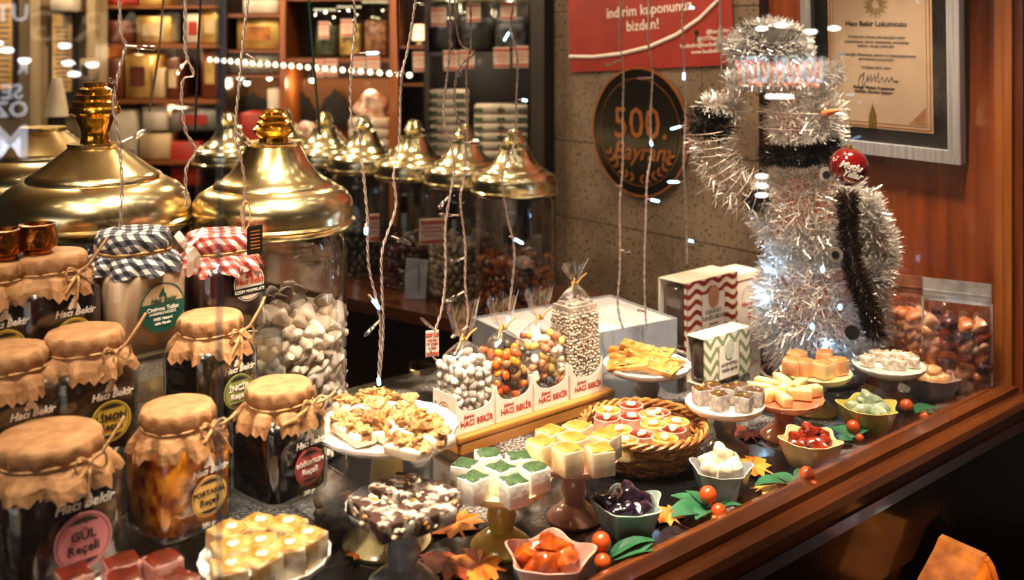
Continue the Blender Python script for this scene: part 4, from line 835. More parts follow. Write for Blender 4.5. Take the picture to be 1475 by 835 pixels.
ob('sunken_lid', MB().box((0, 0, .066), (.294, .184, .003)), M('white_card', '#c4c4c6', .6, 0, '#d6d6d8', 20), gt)
# ================================================================== FOIL POUCHES
def pouch(px0, px1, py_b, py_t, d, label, mfoil, rz, clear_top=False):
    b0 = at((px0+px1)/2, py_b, d); wd = (px1-px0)/F*d/abs(math.cos(rz+.44)); h = b0.z+(py_b-py_t)/F*d
    t = thing('candy_pouch', label, 'bag', (b0.x, b0.y, max(0.001, 0)), rz, 'stand-up candy pouches')
    n = 32; L = [(.98, .020, 0), (1, .026, h*.12), (1, .024, h*.45), (.98, .012, h*.72), (.985, .003, h*.8), (1, .0015, h*.86), (1, .0012, h)]
    def rg(f, dpt, z): return [(wd/2*f*math.copysign(abs(math.cos(q))**.5, math.cos(q)), dpt*math.sin(q)*(1+.08*math.sin(5*q+z*60)), z) for q in (2*PI*j/n for j in range(n))]
    ob('film_body', MB().rings([rg(*l) for l in L[:5]], True, True, False), film, t, smooth=True)
    ob('foil_top', MB().rings([rg(*l) for l in L[4:]], True, False, True), mfoil, t, smooth=True)
    for s_ in (-1, 1): ob('foil_edge', MB().box((s_*wd*.492, 0, h*.42), (.004, .004, h*.80)), mfoil, t)
    for z in (.85, .89): ob('zip_line', MB().box((0, -.002, h*z), (wd*.98, .002, .0016)), mfoil, t)
    return t, wd, h, b0
silver = M('silver_foil', '#b8b8bc', .32, .7, '#eeeeee', 40, .3); copper_f = M('pink_foil', '#8a4a34', .35, .3, '#b87858', 30, .3, .3)
P1 = pouch(1332, 1424, 556, 405, 1.588, 'clear stand-up pouch of purple and orange candies with silver zip top', silver, -.5)
P2 = pouch(1276, 1336, 540, 397, 1.66, 'pink-brown topped pouch of orange candies behind the silver pouch', copper_f, -.45)
for (t, wd, h, b0), mats, lab, g in ((P1, [jel('pc_orange', '#b0481a', '#e09058', coat=.6), jel('pc_purple', '#3a1a28', '#6a3a48', coat=.6), jel('pc_red', '#7a1c10', '#a83c24', coat=.6), jel('pc_peach', '#d88c60', '#eec0a0', coat=.6)], 'glossy candy inside the silver-topped pouch', 'candies in the silver pouch'), (P2, [jel('pd_orange', '#c86a38', '#e8a070', coat=.5), jel('pd_peach', '#d88050', '#eeb088', coat=.5)], 'orange candy inside the pink-topped pouch', 'candies in the pink pouch')):
    rnd = random.Random(2); rows_ = 7; ccs = [drop(.021, 30+k) for k in range(3)]; rz = t.rotation_euler[2]
    for i in range(rows_):
        for j in range(4):
            for k in (-.007, .008):
                x = -wd*.36+wd*.24*j+rnd.uniform(-.003, .003); z = .012+h*.092*i+rnd.uniform(-.003, .003)
                tag(ob('pouch_candy', rnd.choice(ccs), rnd.choice(mats), None, (b0.x+x*math.cos(rz)-k*math.sin(rz), b0.y+x*math.sin(rz)+k*math.cos(rz), z), (rnd.uniform(0, 6), rnd.uniform(0, 6), 0), sc=1.3), lab, 'candy', g)
# ================================================================== LEAVES, SPRIGS, PISTACHIOS ON THE FLOOR
ml = [(0, -1), (.06, -.45), (.5, -.62), (.42, -.35), (.95, -.3), (.75, -.05), (1.0, .2), (.55, .18), (.62, .55), (.3, .38), (.22, .75), (0, 1.05)]
mout = ml+[(-x, z) for x, z in reversed(ml[1:-1])]
leafm = [M('leaf_orange', '#b8540c', .55, 0, '#e8902c', 40, .3), M('leaf_red', '#6a200c', .55, 0, '#a8481c', 40, .3), M('leaf_yellow', '#c88a30', .55, 0, '#e8bc60', 40, .3)]
def maple(px, py, s, rz, k, label, tilt=.12, z=.004):
    p = fl(px, py, z); n = len(mout); mb = MB(); s *= 1.35
    f = lambda x, y_: .10*s*math.sin(3*x+k)+.08*s*math.cos(2.5*y_)
    v = [(0, 0, f(0, 0))]+[(x*s, y_*s, f(x, y_)) for x, y_ in mout]; v += [(x, y_, zz-.0006) for x, y_, zz in v]
    F_ = [(0, 1+i, 1+(i+1) % n) for i in range(n)]+[(n+1, n+2+(i+1) % n, n+2+i) for i in range(n)]+[(1+i, n+2+i, n+2+(i+1) % n, 1+(i+1) % n) for i in range(n)]
    mb.add(v, F_); o = ob('blade', mb, leafm[k % 3])
    o.name = 'maple_leaf'; tag(o, label, 'leaf', 'autumn maple leaves'); o.location = p; o.rotation_euler = (tilt, tilt*.5, rz)
    ob('stalk', MB().tube([(0, -.9*s, f(0, -1)), (.1*s, -1.6*s, .001)], .0008, 5), leafm[1], o)
for a in ((655, 755, .026, .5, 0, 'orange maple leaf between the grey and cream stands'), (690, 815, .030, 1.5, 0, 'orange maple leaf beside the pink star dish'), (640, 815, .032, 2.4, 1, 'dark red maple leaf in front of the grey stand'),
          (1085, 672, .024, 1.1, 0, 'orange maple leaf beside the grey star dish'), (1005, 628, .02, 2.0, 0, 'orange maple leaf under the grey-footed stand'), (1075, 625, .02, .4, 1, 'dark red maple leaf behind the grey-footed stand'),
          (1110, 705, .018, 2.6, 2, 'yellow maple leaf near the rail'), (962, 742, .018, .7, 0, 'orange leaf scrap beside the purple dish'), (1255, 560, .016, .3, 2, 'yellow leaf behind the yellow star dish'),
          (1370, 595, .014, 1.7, 0, 'orange leaf near the right end of the rail'), (1150, 640, .016, .2, 2, 'yellow leaf behind the red jelly dish'), (525, 790, .02, 1.0, 0, 'orange leaf left of the grey stand foot'), (1035, 745, .016, 1.5, 2, 'yellow leaf against the rail beside the berries')):
    maple(*a)
spg = M('sprig_green', '#12462a', .6, 0, '#246a40', 30, .1); berry = M('berry_orange', '#a83608', .35, 0, '#c8541c', 20, .1, .3)
def leaf_mesh(l, w_):
    mb = MB(); n = 9; R = []
    for i in range(n):
        q = i/(n-1); ww = w_*math.sin(PI*min(.97, max(.04, q**.8)))**.8; zz = .006*math.sin(PI*q)
        R.append([(q*l, -ww, zz), (q*l, 0, zz-.0012), (q*l, ww, zz), (q*l, 0, zz-.0018)])
    return mb.rings(R).mesh('sprig_leaf', True)
LM = leaf_mesh(.042, .0115)
def sprig(px, py, lv, br, label, z=.006):
    p = fl(px, py, z); t = thing('leaf_sprig', label, 'sprig', p, 0, 'green sprigs with orange berries')
    ob('stem', MB().tube([(0, 0, 0), (.02, .012, .002), (.04, .03, 0)], .0013, 5), spg, t)
    for x, y_, a, s_ in lv: ob('sprig_leaf', LM, spg, t, (x, y_, .002), (random.uniform(-.3, .3), -.15, ang(a)), sc=s_)
    for x, y_, zz, r in br: ob('berry', MB().ball((0, 0, 0), r, 16, 10), berry, t, (x, y_, zz), smooth=True)
sprig(1015, 735, ((0, 0, 150, 1.0), (.005, .004, 125, .9), (-.002, -.004, 195, 1.0), (-.004, -.006, 215, 1.15), (.002, -.004, 240, .9), (.015, 0, -10, .8)), ((.004, 0, .018, .0105), (.014, -.010, .004, .009)), 'green sprig with orange berry beside the grey star dish')
sprig(905, 805, ((-.02, 0, 20, 1.3), (-.01, -.006, 35, 1.2), (-.016, -.004, 5, 1.1), (.0, .0, 60, .9)), ((-.028, .004, .016, .0105), (-.028, -.012, .003, .009)), 'green sprig with orange berry beside the pink star dish')
sprig(1150, 700, ((-.01, 0, 200, 1.2), (0, .004, 60, .8), (.0, .0, 150, .8)), ((.012, .006, .012, .0095), (.017, -.006, .002, .008)), 'green sprig with berries in front of the red jelly dish')
sprig(1225, 632, ((0, 0, 130, .8), (.002, 0, 100, .8), (0, -.004, 220, .7), (.004, 0, 30, .8)), ((.008, .012, .012, .0095), (.012, -.002, .002, .006)), 'green sprig with berry between the cream and yellow star dishes')
sprig(1318, 596, ((0, 0, 0, .9), (0, .002, 30, .8), (-.004, -.004, 330, .8), (.002, 0, 80, .7)), ((-.01, .006, .010, .0098), (.008, -.016, .002, .008)), 'green sprig with berry beside the mauve star dish')
sprig(1398, 556, ((0, 0, 160, .7), (.004, 0, 20, .8), (.004, -.002, 60, .7), (0, 0, 100, .7)), ((-.012, .004, .006, .008),), 'green sprig at the right end of the rail')
pis = M('pistachio_shell', '#8a6a4c', .7, 0, '#b89a78', 90, .4); PS = [drop(.013, 55+k) for k in range(3)]
for k in range(26):
    p = fl(485+random.uniform(-28, 30), 752+random.uniform(-16, 16), 0); 
    tag(ob('pistachio', random.choice(PS), pis, None, (p.x, p.y, .006+.010*(k % 3)), (random.uniform(0, 6), random.uniform(0, 6), 0)), 'brown unshelled pistachio in the little heap behind the grey stand', 'nut', 'heap of pistachios')
# ================================================================== TINSEL SNOWMAN
SD = 1.66
sx_ = lambda px, py, dd=0: at(px, py, SD+dd)
sb0 = sx_(1172, 540)
sn = thing('tinsel_snowman', 'silver tinsel snowman with top hat, black scarf and carrot nose', 'snowman', (sb0.x, sb0.y, 0), 0)
L_ = lambda px, py, dd=0: sx_(px, py, dd)-Vector((sb0.x, sb0.y, 0))
tin = M('silver_tinsel', '#b8b4b0', .22, .75, '#f2efec', 200, 0); tin_w = M('white_tinsel', '#cfc4ba', .3, .45, '#fbf6f0', 200, 0); tin_k = M('black_tinsel', '#060505', .3, .4, '#1c1612', 200, 0); tin_b = M('brown_tinsel', '#1c120c', .3, .5, '#5a4432', 200, 0)
def strands(c, r, n, ln, seed, wdt=.0009, out=.55, keep=None, M_=None):
    rnd = random.Random(seed); mb = MB(); v = []; f = []
    for i in range(n):
        zz = rnd.uniform(-1, 1); a = rnd.uniform(0, 6.283); q = math.sqrt(1-zz*zz)
        nn = Vector((q*math.cos(a), q*math.sin(a), zz))
        if keep and not keep(nn): continue
        p = Vector((c[0]+nn.x*r[0], c[1]+nn.y*r[1], c[2]+nn.z*r[2]))
        d = (nn*out+Vector((rnd.gauss(0, 1), rnd.gauss(0, 1), rnd.gauss(0, 1)))*.55).normalized()*ln*rnd.uniform(.5, 1.2)
        s = d.cross(Vector((rnd.gauss(0, 1), rnd.gauss(0, 1), rnd.gauss(0, 1)))).normalized()*wdt
        k = len(v); v += [tuple(p-s), tuple(p+s), tuple(p+d+s*.5), tuple(p+d-s*.5)]; f.append((k, k+1, k+2, k+3))
    me = bpy.data.meshes.new('tinsel'); me.from_pydata(v, [], f); me.update(); return me
def tinsel_path(pts, r, n, ln, seed, wdt=.0009):
    rnd = random.Random(seed); v = []; f = []; pts = [Vector(p) for p in pts]
    for i in range(n):
        t = rnd.uniform(0, len(pts)-1.001); k0 = int(t); p = pts[k0].lerp(pts[k0+1], t-k0)
        ax = (pts[k0+1]-pts[k0]).normalized()
        g = Vector((rnd.gauss(0, 1), rnd.gauss(0, 1), rnd.gauss(0, 1))); g -= ax*g.dot(ax)*.7; g.normalize()
        p = p+g*r*rnd.uniform(.5, 1); d = (g+ax*rnd.uniform(-.5, .5)).normalized()*ln*rnd.uniform(.5, 1.2)
        s = d.cross(Vector((rnd.gauss(0, 1), rnd.gauss(0, 1), rnd.gauss(0, 1)))).normalized()*wdt
        k = len(v); v += [tuple(p-s), tuple(p+s), tuple(p+d+s*.5), tuple(p+d-s*.5)]; f.append((k, k+1, k+2, k+3))
    me = bpy.data.meshes.new('tinsel'); me.from_pydata(v, [], f); me.update(); return me
def stf(name, me, m, kind=True):
    o = ob(name, me, m, sn); 
    if kind: o['kind'] = 'stuff'
    return o
K = 1.138e-3
low_c, tor_c, head_c = L_(1182, 440), L_(1168, 305), L_(1135, 168)
stf('lower_body_tinsel', strands(low_c, (.096, .08, .12), 9000, .026, 1, keep=lambda n: n.z > -.93), tin_w)
stf('torso_tinsel', strands(tor_c, (.085, .07, .085), 4800, .024, 2), tin_w)
stf('head_tinsel', strands(L_(1160, 172), (.055, .06, .055), 2000, .022, 3), tin_w)
stf('face_tinsel', tinsel_path([L_(1178, 140, -.03), L_(1195, 160, -.035), L_(1186, 190, -.03)], .012, 900, .02, 31), tin_w)
for c, rr in ((low_c, (.096, .08)), (tor_c, (.085, .07)), (L_(1150, 172), (.066, .062))):
    for zz in (-.6, -.2, .2, .6):
        q = math.sqrt(1-zz*zz); ob('wire_hoop', MB().tube([(c[0]+rr[0]*q*math.cos(a), c[1]+rr[1]*q*math.sin(a), c[2]+rr[0]*zz) for a in (2*PI*i/28 for i in range(29))], .0012, 5), wire_m, sn)
for a in range(6):
    ob('wire_rib', MB().tube([(low_c[0]+.096*math.cos(q)*math.cos(a*PI/3), low_c[1]+.085*math.cos(q)*math.sin(a*PI/3), low_c[2]+.12*math.sin(q)) for q in (-1.35+i*.27 for i in range(11))], .0012, 5), wire_m, sn)
ob('base_ring', MB().tube([(.085*math.cos(a), .065*math.sin(a), .004) for a in (2*PI*i/28 for i in range(29))], .003, 6), wire_m, sn)
ob('base_post', MB().tube([(0, 0, .001), (0, 0, .5)], .0025, 6), wire_m, sn)
# hat: tilted crown and brim
hc = L_(1108, 72); 
stf('hat_crown_tinsel', strands(hc, (.064, .05, .044), 5200, .015, 5, .0008), tin)
stf('hat_brim_tinsel', tinsel_path([L_(1048, 120, -.04), L_(1085, 112, -.055), L_(1130, 112, -.06), L_(1170, 108, -.055), L_(1205, 102, -.03)], .013, 3000, .014, 6, .0008), tin)
ob('hat_frame', MB().lathe([(.05, -.035), (.052, 0), (.05, .036), (.01, .038)], 24, False), M('hat_dark', '#2a2624', .5, .2, '#4a4440', 60), sn, hc, (0, .12, 0))
stf('scarf_tinsel', tinsel_path([L_(1105, 222, .02), L_(1120, 224, -.05), L_(1150, 226, -.075), L_(1180, 222, -.075), L_(1207, 212, -.05)], .011, 3600, .011, 7), tin_k)
stf('scarf_tail_tinsel', tinsel_path([L_(1222, 278, -.08), L_(1222, 330, -.09), L_(1230, 390, -.1), L_(1250, 440, -.1), L_(1262, 485, -.09)], .010, 4200, .013, 8), tin_b)
# left arm: a see-through wire tube with a dark cuff; right arm: thick white tinsel
arm = [L_(1105, 290, -.02), L_(1070, 280, -.02), L_(1040, 255, -.02), L_(1022, 222, -.02), L_(1018, 190, -.02)]
stf('arm_tinsel', tinsel_path(arm, .030, 420, .022, 9, .0005), tin_w)
for i in range(len(arm)*3-2):
    t_ = i/3; k0 = min(int(t_), len(arm)-2); p = arm[k0].lerp(arm[k0+1], t_-k0); ax = (arm[k0+1]-arm[k0]).normalized(); e1 = ax.cross(Vector((0, 1, 0))).normalized(); e2 = ax.cross(e1)
    ob('wire_hoop', MB().tube([tuple(p+e1*.031*math.cos(a)+e2*.031*math.sin(a)) for a in (2*PI*i_/18 for i_ in range(19))], .0007, 4), wire_m, sn)
stf('cuff_tinsel', tinsel_path([L_(1002, 172, -.02), L_(1045, 184, -.02)], .018, 2200, .013, 10), tin_k)
stf('hand_tinsel', tinsel_path([L_(1012, 152, -.02), L_(1050, 150, -.02), L_(1062, 165, -.02)], .010, 900, .018, 11), tin_w)
stf('elbow_cuff_tinsel', tinsel_path([L_(1085, 280, -.03), L_(1095, 296, -.03)], .012, 700, .012, 12), tin_k)
stf('second_arm_tinsel', tinsel_path([L_(1240, 285, -.02), L_(1252, 320, -.03), L_(1268, 350, -.04), L_(1262, 390, -.05), L_(1245, 405, -.06)], .022, 4200, .02, 13), tin_w)
ob('carrot_nose', MB().tube([L_(1186, 164, -.06), L_(1198, 161, -.07), L_(1208, 159, -.075)], .006, 10, taper=[1, .8, .35]), M('carrot', '#b8541c', .5, 0, '#d8783c', 60), sn, smooth=True)
btm = M('button_grey', '#8a8078', .4, .3, '#b0a69c', 60)
for px, py in ((1190, 251), (1203, 366), (1227, 478)):
    bt = ob('button', disc(.011, .005, 24), btm if py < 400 else black, sn, L_(px, py, -.115 if py > 300 else -.095), (0, 0, -.2)); ob('button_hollow', disc(.006, .001, 20), black, bt, (0, -.005, 0))
lp = []
for px, py, dd in ((1104, 388, -.06), (1185, 388, -.09), (1210, 442, -.09), (1190, 495, -.09), (1245, 478, -.06), (1105, 430, -.04), (1170, 470, -.09)):
    ob('led_bulb', MB().ball((0, 0, 0), (.0035, .0035, .005), 8, 6), led_lit, sn, L_(px, py, dd), smooth=True); lp.append(sx_(px, py, dd+.02))
for q in (lp[0], lp[3], lp[5]): lamp('POINT', 'snowman_led', q, .09, (.35, .65, 1), .006)
# red bauble with greeting
bc = sx_(1222, 240, -.15)
ba = thing('red_bauble', 'glossy red bauble with white greeting lettering in front of the snowman', 'bauble', bc, -.3)
ob('ball', MB().ball((0, 0, 0), .029, 32, 20), M('bauble_red', '#5a0806', .12, .3, '#7a100c', 20, 0, 1), ba, smooth=True)
ob('cap', MB().lathe([(.006, .027), (.006, .033), (.004, .034)], 14), brass, ba); ob('hanger', MB().tube([(0, 0, .034), (.001, 0, .05), (.001, 0, .085)], .0006, 5), wire_m, ba)
txt(ba, 'Mutlu', .0135, white_p, (.002, -.0305, .004), (PI/2, .25, 0), shear=.4, bold=.02, ext=.002); txt(ba, 'Yıllar', .0135, white_p, (.004, -.0300, -.008), (PI/2, .25, 0), shear=.4, bold=.02, ext=.002)
# ================================================================== STRING LIGHTS
def interp(pts, step=.0015):
    P = [Vector(p) for p in pts]; out = []
    for i in range(len(P)-1):
        p0_, p1, p2, p3 = P[max(i-1, 0)], P[i], P[i+1], P[min(i+2, len(P)-1)]
        n = max(2, int((p2-p1).length/step))
        for j in range(n):
            t = j/n; out.append(.5*((2*p1)+(p2-p0_)*t+(2*p0_-5*p1+4*p2-p3)*t*t+(3*p1-p0_-3*p2+p3)*t**3))
    out.append(P[-1]); return out
def light_string(pts, bulbs, off, label):
    P = interp([win(x, y, off) for x, y in pts])
    t = thing('light_string', label, 'string lights', P[0], 0, 'strings of small lights'); o0 = P[0]
    for k in (0, PI):
        W = []
        for i, p in enumerate(P):
            a = i*.0015/.0125*2*PI*.5+k; W.append(p-o0+(Vector((1, 0, 0))*math.cos(a)+Vector((0, 1, 0))*math.sin(a))*.0012)
        ob('wire', MB().tube(W, .00098, 4), wire_m, t, smooth=True)
    for x0, y0, x1, y1, lit in bulbs:
        a, b = win(x0, y0, off)-o0, win(x1, y1, off-.006)-o0; m_ = a.lerp(b, .35)
        if (b-a).length < .012: b = a+(b-a).normalized()*.014 if (b-a).length > 1e-6 else a+Vector((.012, 0, -.004))
        bl = ob('bulb_holder', MB().tube([a, m_], .0016, 6), wire_m, t)
        ob('bulb', MB().tube([m_, m_.lerp(b, .1), m_.lerp(b, .85), b], .0026, 8, taper=[.8, 1, 1, .45]), led_lit if lit else led_off, bl, smooth=True)
    return t
light_string([(172, -30), (172, 0), (175, 50), (181, 66), (172, 100), (164, 150), (170, 200), (176, 260), (173, 330)], [(181, 66, 225, 70, 0), (176, 205, 218, 185, 0), (166, 120, 158, 115, 0)], .38, 'twisted light string in front of the golden vase-shaped knob')
light_string([(267, -30), (267, 0), (266, 60), (270, 85), (279, 108), (264, 115), (262, 150), (268, 190), (282, 217), (268, 245), (270, 300)], [(270, 87, 252, 108, 0), (282, 217, 300, 222, 0)], .40, 'twisted light string between the two big brass lids')
light_string([(357, -30), (357, 0), (350, 60), (345, 115), (340, 170), (341, 200), (352, 260), (350, 335)], [(354, 78, 385, 97, 0), (340, 190, 362, 210, 0)], .41, 'twisted light string left of the domed lid, ending at the red gingham jar')
light_string([(510, -30), (510, 0), (512, 40), (506, 95), (506, 172), (517, 194), (522, 234), (529, 312), (531, 381), (547, 459), (545, 546)], [(517, 77, 546, 76, 1), (527, 322, 527, 338, 1), (531, 424, 547, 445, 1), (547, 461, 525, 484, 0), (545, 540, 546, 552, 1)], .42, 'twisted light string hanging behind the walnut stand')
light_string([(600, -30), (598, 4), (587, 72), (578, 115), (575, 201), (567, 252), (570, 298), (551, 359), (550, 407), (552, 476), (547, 545)], [(598, 4, 609, 6, 0), (564, 340, 592, 351, 0), (579, 105, 568, 106, 0)], .43, 'twisted light string in front of the dark red counter jar')
light_string([(648, -30), (648, 0), (648, 72), (639, 162), (648, 205), (654, 244), (642, 321), (642, 390), (637, 441), (627, 476), (621, 508), (640, 530)], [(645, 284, 632, 300, 0), (627, 476, 606, 458, 0), (650, 60, 652, 80, 0)], .44, 'twisted light string with a small price tag on its lower end')
light_string([(678, -30), (678, 0), (678, 65), (672, 100), (673, 162), (672, 216), (668, 259), (663, 290), (670, 351), (670, 407), (674, 459), (661, 497), (655, 510)], [(672, 90, 683, 76, 0), (668, 205, 692, 208, 0), (660, 310, 633, 309, 0), (668, 372, 648, 377, 0), (668, 420, 640, 436, 0), (674, 470, 650, 486, 0)], .45, 'twisted light string with many unlit bulbs in front of the nut jar')
light_string([(655, -30), (655, 0), (658, 40), (665, 65), (683, 76), (660, 100), (655, 150), (665, 185), (674, 205)], [(665, 100, 660, 110, 0)], .45, 'short looped light string beside the stack of white boxes')
light_string([(740, -30), (740, 0), (736, 40), (745, 83), (744, 137), (742, 201), (724, 252), (730, 308), (741, 364), (734, 441), (732, 462)], [(747, 143, 760, 145, 1), (736, 41, 726, 59, 1), (734, 340, 754, 351, 1), (733, 450, 732, 466, 1)], .46, 'twisted light string in front of the amber candy jar')
light_string([(896, -30), (895, 0), (893, 60), (898, 100), (897, 170), (897, 240), (893, 290), (893, 380), (890, 440), (898, 475)], [(894, 87, 870, 95, 0), (896, 268, 884, 267, 0), (893, 360, 908, 362, 0)], .44, 'light string across the left half of the round black sign')
light_string([(935, -30), (935, 0), (934, 60), (940, 100), (937, 170), (938, 220), (932, 260), (930, 320), (928, 400), (931, 475)], [(938, 112, 918, 113, 0), (937, 200, 939, 210, 1), (930, 286, 950, 290, 1), (929, 448, 918, 447, 0)], .44, 'light string across the middle of the round black sign')
light_string([(987, -30), (985, 0), (983, 40), (986, 100), (988, 150), (987, 178), (985, 240), (988, 300), (990, 380)], [(990, 8, 1000, 12, 1), (985, 100, 985, 115, 1), (987, 180, 966, 186, 1), (985, 262, 962, 262, 1), (988, 345, 999, 348, 1)], .43, 'light string with lit bulbs right of the round black sign')
pgp = win(1038, 60, .40)
pg = thing('cable_connector', 'translucent plastic cable connector hanging before the poster', 'connector', pgp, .3)
fr = M('frosted_plastic', '#a89a94', .25, 0, '#c8bcb6', 60, 0, .3)
ob('cone', MB().lathe([(.0055, .002), (.005, .012), (.002, .028)], 16), fr, pg, smooth=True); ob('collar', MB().lathe([(.0095, -.004), (.0095, .002)], 20), fr, pg); ob('socket', MB().lathe([(.0075, -.016), (.008, -.005)], 18), fr, pg, smooth=True)
ob('cable', MB().tube([(0, 0, .027), (-.001, 0, .05), (-.004, 0, .12)], .002, 6), wire_m, pg); ob('tail_cable', MB().tube([(0, 0, -.016), (.001, 0, -.04), (.002, 0, -.06)], .0016, 6), wire_m, pg)
for pts, m_, lab in ((((445, -40), (445, 0), (452, 90), (461, 195)), M('teal_cord', '#2a5c50', .6), 'thin teal cord hanging before the clear boxes'), (((571, -40), (572, 0), (574, 80), (577, 190)), M('red_cord', '#8a2a20', .6), 'thin red cord hanging along the shelf upright'), (((236, -40), (235, 0), (228, 80), (215, 160)), M('cream_cord', '#a88a60', .6), 'thin cream cord hanging before the golden boxes'), (((290, -40), (289, 0), (285, 80), (281, 190)), M('violet_cord', '#4a3a4c', .6), 'thin violet cord hanging beside the joint of the glass')):
    P = [at(x, y_, 1.75) for x, y_ in pts]; tag(ob('hanging_cord', MB().tube([p-P[0] for p in interp(P, .01)], .002, 6), m_, None, P[0], smooth=True), lab, 'cord')
# ================================================================== SHOP SHELVES BEHIND
def bgbox(px0, py0, px1, py1, d, dep, m, name, label, cat='box', group=None, rz=0, lid=None):
    a = at(px0, py1, d); b = at(px1, py0, d); w_, h_ = b.x-a.x, b.z-a.z
    zb = at(px0, py1, max(d-.03, .5)).z+.0015 if d > 2.6 else a.z
    o = tag(ob(name, rbox(w_, dep, h_, .004, 1), m, None, ((a.x+b.x)/2, d+dep/2, zb), rz), label, cat, group)
    if lid: ob('front_label', MB().box((0, -dep/2-.001, h_*.5), (w_*.6, .002, h_*.45)), lid, o)
    return o
SDp = 3.4
for q_ in ((350, 120), (440, 120), (530, 122), (250, 75), (200, 75), (260, 152), (440, -8), (540, -8), (370, 28)): lamp('POINT', 'shelf_light', at(q_[0], q_[1], SDp+.10), .55, (1, .72, .42), .015)
for q_ in ((690, 90), (650, 6), (735, 6)): lamp('POINT', 'cabinet_light', at(q_[0], q_[1], 3.06), .55, (1, .78, .52), .015)
su = thing('shelf_unit', 'dark wooden shelf unit with lit niches at the back of the shop', 'shelf', (0, 0, 0), 0)
def spart(name, px0, py0, px1, py1, d, dep, m):
    a = at(px0, py1, d); b = at(px1, py0, d); return ob(name, MB().box(((a.x+b.x)/2, d+dep/2, (a.z+b.z)/2), (b.x-a.x, dep, b.z-a.z)), m, su)
for x0, x1, m_ in ((136, 143, shelf_wood), (317, 326, dark_wood), (403, 411, post_wood), (561, 574, post_wood), (613, 619, dark_wood)): spart('upright', x0, -60, x1, 420, SDp, .32, m_)
for x0, x1, y0, y1 in ((143, 317, 63, 69), (143, 317, 143, 149), (143, 317, 232, 237), (326, 403, 20, 25), (326, 403, 72, 76), (326, 403, 108, 112), (411, 561, 84, 90), (574, 613, 66, 70), (411, 561, 232, 236), (326, 403, 232, 236), (574, 613, 120, 124), (143, 317, 8, 12), (411, 561, -3, 1)): spart('shelf_board', x0, y0, x1, y1, SDp+.02, .29, shelf_wood)
spart('back_board', 136, -60, 613, 420, SDp+.32, .02, M('shelf_back', '#241208', .6, 0, '#3a2010', 8))
nic = M('niche_panel', '#7a4c26', .6, 0, '#95622f', 8)
for x0, x1 in ((326, 403), (411, 561)): spart('niche_panel', x0, 113, x1, 230, SDp+.285, .01, nic)
arch = [(-1, 0), (-1, .35), (-.8, .5), (-.55, .78), (-.25, .86), (0, 1.05), (.25, .86), (.55, .78), (.8, .5), (1, .35), (1, 0)]
for cx, w_, y0, h_ in ((365, 34, 172, 40), (434, 22, 175, 46), (483, 26, 178, 52)):
    c_ = at(cx, y0, SDp+.26); s_ = w_/F*SDp; ob('arch_ornament', MB().prism([(x*s_, z*h_/F*SDp) for x, z in arch], .02), M('arch_black', '#080505', .6), su, c_)
goldbox = M('gold_box', '#a8803a', .35, .4, '#d8b468', 12, .1); brownbox = M('brown_box', '#4a1f10', .5, 0, '#6a3018', 12); creambox = M('cream_box', '#b09670', .5, 0, '#cdb48c', 12); redbox = M('red_box', '#8a1f14', .5, 0, '#a83024', 12); silverbox = M('silver_box', '#6a6a6c', .35, .4, '#98948e', 20); palebox = M('pale_box', '#b8ac9c', .5, 0, '#d2c6b4', 16)
SH = 'boxes on the back shelves'
for a in ((146, -8, 196, 8, redbox, 'red box on the top back shelf', None), (200, -8, 236, 8, goldbox, 'gold box next to the red box on the top shelf', None),
          (196, 24, 246, 63, goldbox, 'wide gold gift box on the second shelf', creambox), (267, 20, 288, 63, palebox, 'pale box with red print on the second shelf', redbox), (289, 12, 315, 63, goldbox, 'tall ornate gold box at the upright on the second shelf', creambox),
          (180, 80, 216, 143, goldbox, 'tall shining gold box on the third shelf', brownbox), (219, 100, 237, 143, creambox, 'small cream box on the third shelf', None), (239, 86, 258, 143, brownbox, 'narrow brown box with pale label on the third shelf', creambox), (290, 68, 314, 143, M('chestnut_box', '#5a2412', .5, 0, '#7a3820', 12), 'tall chestnut box with gold label on the third shelf', goldbox),
          (150, 85, 176, 143, brownbox, 'dark brown box at the start of the third shelf', None), (146, 30, 190, 63, brownbox, 'dark box behind the reflections on the second shelf', None),
          (200, 195, 245, 232, creambox, 'cream carton low on the fourth shelf', None), (246, 207, 288, 271, redbox, 'red book-like box with round mark beside the pale lid', None), (205, 155, 240, 190, palebox, 'pale carton behind glass on the fourth shelf', None), (246, 158, 312, 190, silverbox, 'greenish grey carton on the fourth shelf', redbox), (150, 160, 195, 232, palebox, 'pale carton at the start of the fourth shelf', None),
          (341, 26, 402, 72, goldbox, 'gold window box showing amber sweets', M('amber_window', '#7a4410', .3, 0, '#b87420', 30)), (328, 76, 402, 107, silverbox, 'silver and pale tins on the lit shelf', palebox), (385, 130, 402, 232, palebox, 'white tilted card beside the shelf upright', None), (344, 165, 376, 232, redbox, 'red box in the niche behind the pale lid', None),
          (350, 0, 400, 20, palebox, 'round pale tin on the uppermost lit shelf', None)):
    x0, y0, x1, y1, m_, lab, lid = a
    bgbox(x0, y0, x1, y1, SDp+.04, .16, m_, 'gift_box', lab, 'box', SH, 0, lid)
